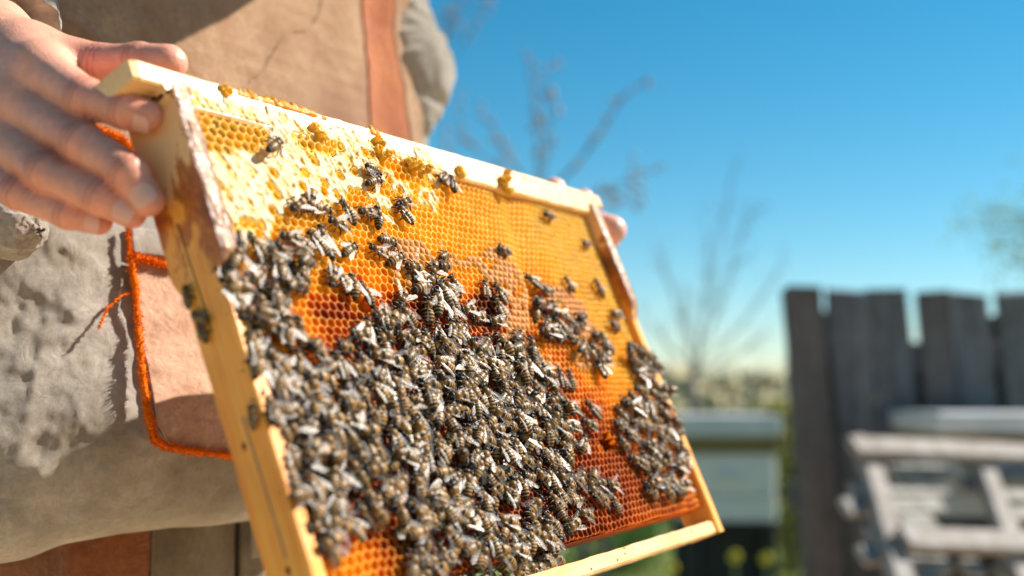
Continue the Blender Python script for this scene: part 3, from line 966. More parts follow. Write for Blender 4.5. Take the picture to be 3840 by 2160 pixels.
# flats under brood caps + deep backing sheet + sides, and honey cappings as one continuous crust
def comb_body():
    mb = MB()
    idx = np.where(brood)[0]
    for i in idx:
        uu, vv = warp(CU[i] + hexU, CV[i] + hexV); cu, cv = warp(CU[i], CV[i])
        n_ = N0 - hsurf(uu, vv) - .30 * vnoise(uu * .7, vv * .7, 61)
        cn = N0 - float(hsurf(np.array(cu), np.array(cv))) + .3
        V = np.concatenate([loc_uvn(uu, vv, n_), [loc_uvn(cu, cv, cn)]])
        mb.put(V, f3=[[NS, (j + 1) % NS, j] for j in range(NS)], col=(.40, .17, .05))
    # midrib / far half of the comb
    us = np.linspace(U0 - .3, U1 + .3, 90); vs = np.linspace(V0 - 2, V1 + .5, 60)
    U, Vv = np.meshgrid(us, vs, indexing='ij')
    t = tone_col(np.clip(wax_tone(U, Vv) + .1, 0, 1)).reshape(-1, 3)
    nf = 19.5 + 0 * U; nb = 30 + .8 * fbm(U * .1, Vv * .1, 8)
    X, Y = proj_uv(U, Vv, 19.5)
    i = np.arange(U.size).reshape(U.shape)
    q = np.stack([i[:-1, :-1], i[1:, :-1], i[1:, 1:], i[:-1, 1:]], -1).reshape(-1, 4)
    xm = (X[:-1, :-1] + X[1:, 1:]) / 2; ym = (Y[:-1, :-1] + Y[1:, 1:]) / 2
    kh = ~in_poly(xm, ym, [(x, y) for x, y in P_HOLE]).reshape(-1)
    mb.put(loc_uvn(U.ravel(), Vv.ravel(), nf.ravel()), f4=q[:, ::-1], col=t)
    mb.put(loc_uvn(U.ravel(), Vv.ravel(), nb.ravel()), f4=q[kh], col=t)
    # rim wall of the comb round its outline: lumpy
    for (ua, va, ub, vb) in ((U0, V1, U1, V1), (U1, V1, U1, V0), (U0, V0, U0, V1)):
        n = 160; s = np.linspace(0, 1, n)[:, None]; dd = np.linspace(0, 1, 7)[None]
        uu = ua + (ub - ua) * s + 0 * dd; vv = va + (vb - va) * s + 0 * dd
        hh = hsurf(uu, vv)
        nn_ = (N0 - hh + .2) * (1 - dd) + 30 * dd
        ou = (vb - va) / 240.; ov = (ub - ua) / 415.
        bl = (.9 * np.abs(vnoise((uu + vv) * .55, dd * 3, 70)) + .3) * np.sin(np.pi * np.clip(dd + .12, 0, 1))
        uu = uu + ou * bl * -1 * (1 if ua == U0 and ub == U0 else -1) * (-1 if (ua == U0 and ub == U0) else 1) * -1 if ou else uu
        vv = vv + (bl if va == vb else 0)
        i = np.arange(uu.size).reshape(uu.shape)
        q = np.stack([i[:-1, :-1], i[1:, :-1], i[1:, 1:], i[:-1, 1:]], -1).reshape(-1, 4)
        mb.put(loc_uvn(uu.ravel(), vv.ravel(), nn_.ravel()), f4=q, col=tone_col(wax_tone(uu, vv)).reshape(-1, 3))
    o = add('comb_midrib', mb.data('comb_midrib', M_WAX), comb)
comb_body()

def cappings():
    umax = inv_uv(1680, 760)[0] + 6; vmax = 92
    st = .55
    us = np.arange(U0 - .4, umax, st); vs = np.arange(-6.5, vmax, st)
    U, V = np.meshgrid(us, vs, indexing='ij')
    # nearest cell type
    r = np.round((V - V0 - PV * .6) / PV).astype(int)
    best = np.full(U.shape, 1e9); typ = np.zeros(U.shape, bool)
    bc = {}
    for i, (a, b) in enumerate(cells): bc[(round((b - V0 - PV * .6) / PV), int((a - U0 - PU / 2) // PU))] = i
    lut_u = {}
    HON = honey
    # brute force on the limited set
    sel = np.where((CU < umax + 8) & (CV < vmax + 8))[0]
    cu, cv = CU[sel], CV[sel]
    Uw, Vw = U - .85 * vnoise(U * .07, V * .07, 51), V - .8 * vnoise(U * .07, V * .07, 53)
    for k0 in range(0, U.shape[0], 24):
        a = Uw[k0:k0 + 24][..., None] - cu; b = (Vw[k0:k0 + 24][..., None] - cv) * (PU / PV) * .97
        j = (a * a + b * b).argmin(-1)
        typ[k0:k0 + 24] = HON[sel][j]
        best[k0:k0 + 24] = np.sqrt((a * a + b * b).min(-1))
    X, Y = proj_uv(U, V)
    top = (V < V0 + 1.0)
    typ |= top & (X < 1800) & (V > -3.2 + 2.6 * vnoise(U * .22, V * 0, 88) + 1.2 * vnoise(U * .8, V * 0, 89) + 2.0 * np.clip((X - 1350) / 400, 0, 1))
    cellb = np.clip(1 - best / 3.0, 0, 1)
    # ragged ridges running down-right, worn hollows between them
    a = math.radians(62)
    p = U * math.cos(a) + V * math.sin(a); q = -U * math.sin(a) + V * math.cos(a)
    n1 = fbm(q * .46, p * .17, 101, 2); n2 = fbm(U * .30, V * .30, 103, 3); n3 = vnoise(U * 1.1, V * 1.1, 105)
    gap = np.clip((n1 * .95 + n2 * .35 - .11) * 4.0, 0, 1) * np.clip(best / 2.2, .25, 1)
    # fewer gaps inside, more close to the top bar and the side bar
    more = np.exp(-((V - 12) / 9) ** 2) * .55 + np.exp(-((U - 16) / 6) ** 2) * .5
    gap = np.clip(gap * (.75 + more) + more * .25 * (n1 > -.1), 0, 1)
    h = hsurf(U, V) + 0.55 * cellb + .6 * n2 + .26 * n3 + .12 * vnoise(U * 2.2, V * 2.2, 107) - 1.25 * gap + .3
    h = np.where(V < V0 + 3, np.maximum(h, 5.9 + .6 * n2 + .35 * n3 - 1.0 * gap), h)
    c = np.array([.80, .66, .40]) * (1 - gap[..., None]) + np.array([.88, .50, .03]) * gap[..., None]
    yl = np.clip(.12 + fbm(U * .12, V * .12, 109) * 1.1, 0, .6)[..., None]
    c = c * (1 - yl) + np.array([.86, .60, .16]) * yl
    i = np.arange(U.size).reshape(U.shape)
    qd = np.stack([i[:-1, :-1], i[1:, :-1], i[1:, 1:], i[:-1, 1:]], -1)
    m = typ[:-1, :-1] & typ[1:, :-1] & typ[1:, 1:] & typ[:-1, 1:]
    # edges roll inwards
    em = typ.copy()
    inner = em[1:-1, 1:-1] & em[2:, 1:-1] & em[:-2, 1:-1] & em[1:-1, 2:] & em[1:-1, :-2]
    full = np.zeros_like(em); full[1:-1, 1:-1] = inner
    h = np.where(full, h, h - .9)
    V3 = loc_uvn(U.ravel(), V.ravel(), (N0 - h).ravel())
    used = np.unique(qd[m]); rm = np.full(U.size, -1); rm[used] = np.arange(len(used))
    o = mk('honey_capping', V3[used], [rm[qd[m]][:, ::-1]], M_CAP, comb, col=c.reshape(-1, 3)[used])
    o['label'] = 'white wax crust sealing the honey cells'
cappings()

# brood cappings: each a domed tan lid
def brood_caps():
    M = mat_plain('brood_capping_wax', (.66, .30, .09), .55, .3, 500, .2, .0004, col2=(.50, .19, .045))
    var = []
    for q in range(5):
        V = []; nr = 5
        for k in range(nr):
            rr = (1 - k / nr) ; hh = 1.75 * (1 - rr ** 2.2) ** .8 - .2
            for j in range(10):
                a = 2 * np.pi * j / 10
                V.append([rr * 2.9 * math.cos(a) * (1 + .06 * rng.normal()), -(hh + .09 * rng.normal()), rr * 2.5 * math.sin(a) * (1 + .06 * rng.normal())])
        V.append([0, -1.75 + .15 * rng.normal(), 0])
        f4 = [[k * 10 + j, k * 10 + (j + 1) % 10, (k + 1) * 10 + (j + 1) % 10, (k + 1) * 10 + j] for k in range(nr - 1) for j in range(10)]
        f3 = [[50, 40 + j, 40 + (j + 1) % 10] for j in range(10)]
        var.append(mesh_data('brood_cap', np.array(V) * .001, [np.array(f4)[:, ::1], np.array(f3)], M))
    idx = np.where(brood)[0]
    for i in idx[:300]:
        u, v = warp(CU[i], CV[i]); h = float(hsurf(np.array(u), np.array(v)))
        o = add('brood_cap', var[int(rng.integers(5))], comb)
        o.location = loc_uvn(u, v, N0 - h + .05); o.rotation_euler = (rng.normal(0, .1), rng.uniform(0, 6.28), rng.normal(0, .1))
    print('brood caps', len(idx))
brood_caps()

# burr comb and propolis on the bars
M_BURR = mat_attr('orange_burr_wax', .38, .5, .45, vary=.3, vscale=500, bumpd=.0005)
def crumple(mb, c, r, seed, col, nu=16, nv=10, amp=.35):
    V0n = mb.n
    mb.ball(c, r, nu=nu, nv=nv, col=col)
    V = mb.V[-1]; d = (V - np.array(c)) / np.array(r)
    k = 1 + amp * fbm(d[:, 0] * 2.1 + seed, d[:, 2] * 2.1 + d[:, 1], 201 + seed, 3)[:, None]
    mb.V[-1] = np.array(c) + (V - np.array(c)) * k
def burr(p0, p1, wid, hgt, up, seed, lab=None, col=(.92, .42, .03)):
    """ragged ribbon of wax standing on the top bar between two photo points"""
    (ua, va), (ub, vb) = inv_uv(*p0, n=4), inv_uv(*p1, n=4)
    L = math.hypot(ub - ua, vb - va); n = max(8, int(L / .7))
    s = np.linspace(0, 1, n)
    mb = MB()
    rings = []
    for i in range(n):
        u = ua + (ub - ua) * s[i] ; v = va + (vb - va) * s[i]
        e = math.sin(math.pi * min(1, max(0, s[i]))) ** .25
        hh = hgt * (.55 + .6 * abs(vnoise(s[i] * L * .28, seed, 5)) + .35 * vnoise(s[i] * L * 1.1, seed, 6)) * max(e, .15)
        w_ = wid * (.7 + .4 * vnoise(s[i] * L * .5, seed, 7)) * max(e, .2)
        dn = 1.2 * vnoise(s[i] * L * .2, seed, 9)
        rings.append([(u, v + 1, 4 + dn - w_), (u, v - hh * .6, 4 + dn - w_ * .7), (u, v - hh, 4 + dn), (u, v - hh * .7, 4 + dn + w_), (u, v + 1, 5 + dn + w_)])
    R = np.array(rings); m = R.shape[1]
    V = loc_uvn(R[..., 0].ravel(), R[..., 1].ravel(), R[..., 2].ravel())
    f4 = [[i * m + j, i * m + j + 1, (i + 1) * m + j + 1, (i + 1) * m + j] for i in range(n - 1) for j in range(m - 1)]
    cc = np.array(col) * (1 + .35 * rng.normal(0, 1, (len(V), 1)).clip(-1, 1))
    mb.put(V, f4=f4, col=cc.clip(0, 1))
    o = add('burr_comb', mb.data('burr_comb', M_BURR, smooth=False), frame)
    if lab: o['label'] = lab
burr((822, 334), (1222, 448), 2.1, 4.6, 1, 1, 'long ragged ridge of orange wax along the top bar')
burr((1352, 487), (1478, 528), 2.1, 4.8, 1, 2, 'short ragged ridge of orange wax on the top bar')
burr((1530, 548), (1575, 562), 1.0, 1.3, 1, 3)
burr((1830, 630), (1990, 678), .8, 1.2, 1, 4)
def cup(mb, c, ax, r, L, seed, col):
    """a ragged open wax cup on axis ax"""
    ax = np.asarray(ax, float); ax /= np.linalg.norm(ax)
    a1 = np.cross(ax, [0, 0, 1.0]); a1 /= np.linalg.norm(a1); a2 = np.cross(ax, a1)
    g = 14; an = np.linspace(0, 2 * np.pi, g, endpoint=False)
    prof = [(1.25, -.15), (1.12, .3), (1.0, .7), (.97, 1.0), (.80, 1.0), (.78, .7), (.66, .3), (.35, .08), (0.02, .02)]
    V = []
    for k, (pr, pl) in enumerate(prof):
        rr = r * pr * (1 + .16 * np.array([vnoise(math.cos(x) * 1.7 + seed, math.sin(x) * 1.7, 41) for x in an]))
        ll = L * pl * (1 + (.35 * np.array([vnoise(math.cos(x) * 2.6 + seed, math.sin(x) * 2.6, 43) for x in an]) if pl > .6 else 0))
        V.append(c + ax * np.reshape(ll * np.ones(g), (-1, 1)) + rr[:, None] * (np.cos(an)[:, None] * a1 + np.sin(an)[:, None] * a2))
    V = np.concatenate(V); f = [[k * g + q, k * g + (q + 1) % g, (k + 1) * g + (q + 1) % g, (k + 1) * g + q] for k in range(len(prof) - 1) for q in range(g)]
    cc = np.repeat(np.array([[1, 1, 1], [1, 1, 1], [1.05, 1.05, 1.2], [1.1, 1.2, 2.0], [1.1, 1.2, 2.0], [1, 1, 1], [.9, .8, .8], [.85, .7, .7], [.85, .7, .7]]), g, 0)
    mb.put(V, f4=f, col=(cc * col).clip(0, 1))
def lump(px, py, n, ru, rv, rn, seed, count=5, lab=None, col=(.95, .56, .035)):
    u, v = inv_uv(px, py, n); mb = MB()
    for k in range(count):
        du, dv = rng.normal(0, ru * .48), rng.uniform(-rv, rv) * .75
        c = loc_uvn(u + du, v + dv, n + .6 + rng.normal(0, .5))
        r = rng.uniform(1.3, 2.5) * .001
        cup(mb, c, (rng.normal(0, .35), -1, rng.normal(.15, .35)), r, r * rng.uniform(1.0, 2.1), seed * 7 + k * 3, np.array(col) * rng.uniform(.8, 1.05))
    for k in range(max(2, count // 3)):
        c = loc_uvn(u + rng.normal(0, ru * .3), v + rng.uniform(-rv, rv) * .6, n + 1)
        crumple(mb, c, np.array([1.6, 1.0, 2.4]) * .001, seed + k, np.array(col) * .9, amp=.6)
    o = add('burr_comb', mb.data('burr_comb', M_BURR, smooth=True), frame)
    if lab: o['label'] = lab
lump(1195, 500, 2, 5, 4.5, 3.2, 11, 8, 'yellow wax lump below the long ridge')
lump(1425, 555, 1.5, 5, 8.5, 3.6, 21, 13, 'tall orange wax lump on the top bar')
lump(1552, 608, 1.5, 10, 5, 3.4, 31, 14, 'wide orange wax lump on the top bar')
lump(1730, 648, 2, 5, 5, 3.0, 41, 7)
lump(1893, 695, 1, 4.5, 9, 3.4, 51, 11, 'pointed orange wax lump standing over the edge of the top bar')
lump(1905, 655, 1.5, 2.2, 4.5, 1.6, 61, 3)
lump(846, 345, 3, 3, 3, 2.5, 71, 4)

# glossy propolis crust on the shoulders of the side bars
M_PROP = mat_attr('glossy_propolis', .45, .35, .12, vary=.5, vscale=260, bumpd=.0008, coat=.05)
def crust(u0, u1, v0, v1, seed, dens, colA, colB, lab):
    mb = MB()
    n = int((v1 - v0) / .8); m = 9
    V = []; C = []
    for i in range(n):
        v = v0 + (v1 - v0) * i / (n - 1)
        for j in range(m):
            f = j / (m - 1); u = u0 + (u1 - u0) * f + .5 * vnoise(v * .35, j * .5, seed)
            e = math.sin(math.pi * f) ** .5 if 0 < f < 1 else 0
            hgt = (.3 + 1.5 * max(0, fbm(v * .13, u * .25, seed + 1)) + .5 * abs(vnoise(v * .6, u * .6, seed + 2))) * e - .12
            k = 0 if v < 84 else min(1, (v - 84) / 16.0); k = k * k * (3 - 2 * k)
            V.append(loc_uvn(u, v, -hgt + 5.5 * k + .1))
            g = min(1, max(0, .5 + .8 * fbm(v * .09, u * .2, seed + 3)))
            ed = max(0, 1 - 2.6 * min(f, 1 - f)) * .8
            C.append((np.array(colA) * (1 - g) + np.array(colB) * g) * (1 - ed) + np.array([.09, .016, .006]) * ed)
    f4 = [[i * m + j, i * m + j + 1, (i + 1) * m + j + 1, (i + 1) * m + j] for i in range(n - 1) for j in range(m - 1)]
    mb.put(np.array(V), f4=f4, col=np.array(C))
    o = add('propolis_crust', mb.data('propolis_crust', M_PROP), frame); o['label'] = lab
crust(-.7, 10.4, -1.5, 101, 301, 1, (.58, .33, .15), (.28, .09, .025), 'glossy brown and mauve propolis crust on the near shoulder')
crust(FW - 10, FW + .8, 1.5, 99, 331, 1, (.72, .50, .34), (.42, .18, .07), 'pale lumpy propolis crust on the far shoulder')

mb = MB()
for k in range(7):
    crumple(mb, loc_uvn(-.6 - k * .9, 1.2 + .5 * math.sin(k * 2.0), 4.5 + 3.6 * k), np.array([1.3, 2.6, 1.2]) * .001 * rng.uniform(.7, 1.1), 400 + k, np.array([.16, .03, .008]) * rng.uniform(.5, 1.4), amp=.7)
o = add('propolis_lump', mb.data('propolis_lump', M_PROP), frame); o['label'] = 'dark propolis packed in the joint under the lug'
mb = MB()
for k in range(9):
    crumple(mb, loc_uvn(rng.uniform(9, 60), FH - rng.uniform(9.6, 10.4), 7 + rng.uniform(0, 10)), np.array([1.2, 1.0, .7]) * .001 * rng.uniform(.5, 1.2), 430 + k, np.array([.30, .09, .02]) * rng.uniform(.5, 1.4), amp=.7)
    crumple(mb, loc_uvn(rng.uniform(190, 420), FH - rng.uniform(1, 9.0), 7.0), np.array([.9, .35, .6]) * .001 * rng.uniform(.5, 1.3), 450 + k, np.array([.30, .10, .02]) * rng.uniform(.4, 1.2), amp=.7)
o = add('propolis_speck', mb.data('propolis_speck', M_PROP), frame); o['kind'] = 'stuff'
# nail holes and saw marks on the near side bar
hm = mat_plain('dark_knot', (.16, .045, .01), .6, .3, 200)
for (v, nn_) in ((172, 21), (229, 17)):
    mb = MB(); c = loc_uvn(-.05, v, nn_)
    mb.ball(c, (.00025, .0014, .0019), nu=9, nv=5, bump=.12)
    add('knot', mb.data('knot', hm, usecol=False), sb_l)
mb = MB(); c0 = [loc_uvn(-.05, v, 20 + 1.5 * math.sin(v * .03)) for v in np.linspace(62, 118, 18)]
mb.tube(c0, .00035, seg=5); add('crack', mb.data('crack', mat_plain('dark_crack', (.10, .04, .015), .8), usecol=False), sb_l)
mb = MB(); c0 = [loc_uvn(-.05, v, 17 + 1.0 * math.sin(v * .02)) for v in np.linspace(160, 224, 18)]
mb.tube(c0, .0004, seg=5); add('pencil_line', mb.data('pencil_line', mat_plain('grey_pencil', (.30, .24, .2), .8), usecol=False), sb_l)

# ================================================================== HONEYBEES
M_BEE = mat_attr('bee_body', .45, .38, 0, vary=.25, vscale=900)
M_FUZZ = mat_attr('bee_fuzz', .85, .1, .35)
def wing_material():
    """clear membrane: mostly see-through, with a silvery sheen and faint brown veins"""
    m = bpy.data.materials.new('bee_wing'); m.use_nodes = True; n = m.node_tree
    n.nodes.remove(n.nodes['Principled BSDF'])
    g = N(n, 'ShaderNodeBsdfGlossy'); g.inputs['Color'].default_value = (.95, .93, .90, 1); g.inputs['Roughness'].default_value = .37
    t = noise_tex(n, coords(n, (1, 3, 1)), 700, 3, .6)
    bp = N(n, 'ShaderNodeBump'); bp.inputs['Strength'].default_value = .7; bp.inputs['Distance'].default_value = .0004
    n.links.new(t.outputs['Fac'], bp.inputs['Height']); n.links.new(bp.outputs[0], g.inputs['Normal'])
    d = N(n, 'ShaderNodeBsdfDiffuse'); d.inputs['Color'].default_value = (.20, .11, .045, 1)
    tr = N(n, 'ShaderNodeBsdfTransparent'); tr.inputs[0].default_value = (.94, .90, .84, 1)
    m1 = N(n, 'ShaderNodeMixShader'); m1.inputs[0].default_value = .060
    m2 = N(n, 'ShaderNodeMixShader'); m2.inputs[0].default_value = .07
    n.links.new(tr.outputs[0], m1.inputs[1]); n.links.new(g.outputs[0], m1.inputs[2])
    n.links.new(m1.outputs[0], m2.inputs[1]); n.links.new(d.outputs[0], m2.inputs[2])
    n.links.new(m2.outputs[0], n.nodes['Material Output'].inputs[0])
    return m
M_WING = wing_material()
BLK = np.array([.014, .010, .008]); TAN = np.array([.50, .24, .06]); HAIR = np.array([.66, .33, .07]); PALE = np.array([.66, .39, .13])

def bee_body(seed, droop, side, tone, tuck=0.0):
    """one honeybee body in mm: head towards +X, back towards +Z"""
    global rng
    keep = rng; rng = np.random.default_rng(seed)
    mb = MB()
    # abdomen: rings along a bent path with pale hair bands
    n = 25; P = []; R = []; C = []
    for i in range(n):
        s = i / (n - 1)
        x = -2.0 - 8.0 * s * (1 - tuck * .3); z = 2.9 - droop * s ** 1.6 - .2 * s; y = side * s ** 1.7
        r = 2.65 * (math.sin(math.pi * min(1, .20 + s * .80)) ** .55) * (1 - .22 * s) if s < .995 else .15
        if s < .06: r *= .62
        band = (s * 5.6) % 1.0
        seg = -.10 * (1 if band < .12 else 0)
        P.append((x, y, z)); R.append(max(.15, r + seg))
        c = BLK if band > .42 else (PALE * .68 * tone if band < .25 else TAN * .6 * tone)
        if s > .86: c = BLK
        if .18 < s < .42 and tone > 1.05 and band > .42: c = np.array([.17, .075, .02])
        C.append(c)
    mb.tube(P, R, seg=12, col=np.array(C))
    # thorax, head, eyes
    mb.ball((0, 0, 2.8), (2.25, 2.0, 1.85), nu=12, nv=8, col=HAIR * .22 * tone)
    mb.ball((-1.9, 0, 2.7), (1.0, 1.1, 1.0), nu=8, nv=5, col=BLK)
    mb.ball((3.1, 0, 2.35), (1.05, 1.75, 1.45), nu=10, nv=7, col=BLK * 1.6)
    for sy in (-1, 1):
        mb.ball((3.2, sy * 1.35, 2.5), (.8, .62, 1.15), nu=8, nv=6, col=(.006, .005, .005))
    mb.ball((3.75, 0, 1.6), (.5, .7, .6), nu=6, nv=4, col=BLK * 2)
    # antennae
    for sy in (-1, 1):
        mb.tube([(3.9, sy * .45, 2.7), (4.7, sy * 1.0, 3.4), (6.3, sy * (1.4 + .5 * rng.random()), 2.7)], [.13, .12, .09], seg=4, col=BLK)
    # six legs
    for sy in (-1, 1):
        for k, (x0, xk, xf, spread) in enumerate(((1.2, 2.6, 4.0, 3.2), (0, -.2, .2, 4.4), (-1.0, -2.6, -4.6, 4.0))):
            j = rng.normal(0, .45, 3)
            K = (xk + j[0], sy * (2.6 + j[1] * .3), 3.0 + .3 * j[2]); A = (xk + (xf - xk) * .55 + j[0], sy * spread, 1.3)
            F = (xf + j[1], sy * (spread + .5), .05)
            mb.tube([(x0, sy * 1.3, 1.9), K, A, F], [.38, .36, .34 if k < 2 else .46, .12], seg=4, col=BLK * 2.2)
    # fuzz
    nh = 620
    d = rng.normal(0, 1, (nh, 3)); d /= np.linalg.norm(d, axis=1)[:, None]; d[:, 2] = np.abs(d[:, 2]) * 1.0 - .25
    b0 = np.array([0, 0, 2.9]) + d * np.array([2.2, 1.95, 1.8])
    hd = rng.random(nh) < .14
    b0[hd] = np.array([3.1, 0, 2.4]) + d[hd] * np.array([1.0, 1.5, 1.3])
    ab = rng.random(nh) < .16
    s = rng.random(ab.sum()) * .6
    b0[ab] = np.stack([-2.4 - 7 * s, d[ab][:, 1] * 2.1, 2.7 - droop * s ** 1.6 + d[ab][:, 2] * 2.0], -1)
    t = rng.normal(0, 1, (nh, 3)); t -= d * (t * d).sum(1)[:, None]; t /= np.linalg.norm(t, axis=1)[:, None]
    tip = b0 + d * rng.uniform(.4, .85, (nh, 1)) + np.array([-.35, 0, 0])
    V = np.stack([b0 - t * .09, b0 + t * .09, tip], 1).reshape(-1, 3)
    g = rng.uniform(.75, 1.25, (nh, 1)) * np.where(hd, .7, 1)[:, None]
    nbody3 = sum(len(f) for f in mb.F3); nb4 = sum(len(f) for f in mb.F4)
    mb.put(V, f3=np.arange(3 * nh).reshape(-1, 3), col=np.repeat(HAIR * .8 * tone * g, 3, 0))
    n3 = nbody3 + nh
    mi = np.concatenate([np.zeros(nbody3), np.ones(nh), np.zeros(nb4)])
    F = [np.concatenate(mb.F3), np.concatenate(mb.F4)]
    V = np.concatenate(mb.V) * .001; C = np.concatenate(mb.C)
    rng = keep
    return mesh_data('honeybee', V, F, [M_BEE, M_FUZZ], True, C, mi), (V, F, C, mi)

def wing_pts(sy, spread, lift, seed):
    """fore and hind wing of one side"""
    r = np.random.default_rng(seed)
    fo = [(0, 0), (2.2, .55), (5, 1.0), (7.6, 1.1), (9.0, .7), (9.4, .0), (8.8, -.9), (7.0, -1.35), (4.4, -1.05), (2.0, -.45)]
    hi = [(0.4, -.4), (2.6, -.45), (5.0, -.9), (6.4, -1.45), (6.0, -2.1), (4.3, -2.2), (2.2, -1.4)]
    V = []; F3 = []; n = 0
    a = math.radians(spread)
    for q, out in enumerate((fo, hi)):
        c = np.mean(out, axis=0); pts = [tuple(c)] + out
        for (x, y) in pts:
            # x runs backwards from the root; y is towards the leading (outer) edge
            z = 3.9 + lift * x / 9.0 - .05 * (x - 4) ** 2 / 4 + .10 * y + .14 * math.sin(x * 1.9 + y) - .12 * q
            xx = -x * math.cos(a) + y * math.sin(a); yy = x * math.sin(a) + y * math.cos(a)
            V.append([.6 + xx, sy * (1.35 + yy), z])
        m = len(out)
        for j in range(m):
            t = [n, n + 1 + j, n + 1 + (j + 1) % m]
            F3.append(t if sy > 0 else t[::-1])
        n += m + 1
    return np.array(V), np.array(F3)
WINGVAR = [(10, .4), (18, .9), (34, 1.6), (60, 2.2), (24, .2)]       # spread in degrees, lift
def wing_mesh(sy, k):
    V, F = wing_pts(sy, WINGVAR[k][0], WINGVAR[k][1], k)
    return mesh_data('wing', V * .001, [F], M_WING, True), (V * .001, F)
BODIES = [bee_body(100 + i, *a) for i, a in enumerate([(.6, 0, 1.0), (1.2, .9, 1.1), (.2, -1.0, .9), (1.8, .2, 1.2), (.9, -1.6, 1.0), (.4, 1.7, .8), (2.3, -.4, 1.15), (.0, .3, .95)])]
WINGS = [(wing_mesh(1, k), wing_mesh(-1, k)) for k in range(len(WINGVAR))]

F3M = np.array(FMAT.to_3x3())
def uv_dir(px, py, ang, n=3.0):
    """unit direction in the comb plane (u right, v down) whose image points at ang degrees"""
    a = math.radians(ang); u0, v0 = inv_uv(px, py, n); u1, v1 = inv_uv(px + 12 * math.cos(a), py - 12 * math.sin(a), n)
    d = np.array([u1 - u0, v1 - v0]); return d / np.linalg.norm(d)

MASS = MB()
mass_mi = []
MBODY = []; MWING = []
def bee_matrix(u, v, n, d, scale, tilt, roll):
    """frame-local matrix of a bee standing on the comb, head towards d in (u, v)"""
    x = np.array([d[0], 0, -d[1]]); z = np.array([0, -1.0, 0]); y = np.cross(z, x)
    M = Matrix(((x[0], y[0], z[0]), (x[1], y[1], z[1]), (x[2], y[2], z[2]))).to_4x4()
    M = M @ Matrix.Rotation(tilt, 4, 'Y') @ Matrix.Rotation(roll, 4, 'X') @ Matrix.Scale(scale, 4)
    L = loc_uvn(u, v, n)
    M.translation = Vector(L)
    return M
def put_bee(Mloc, body, wing, label, group, single=True, wa=None):
    MW = FMAT @ Mloc
    if single:
        o = add('honeybee', BODIES[body][0]); o.matrix_world = MW
        tag(o, label, 'bee', group)
        for s in (0, 1):
            k = wing if wa is None or s == 0 else wa
            w_ = add('wing', WINGS[k][s][0]); w_.parent = o
    else:
        A = np.array(Mloc)
        V, F, C, mi = BODIES[body][1]
        MBODY.append((V @ A[:3, :3].T + A[:3, 3], F, C, mi))
        for s in (0, 1):
            V, F = WINGS[wing][s][1]
            MWING.append((V @ A[:3, :3].T + A[:3, 3], F))

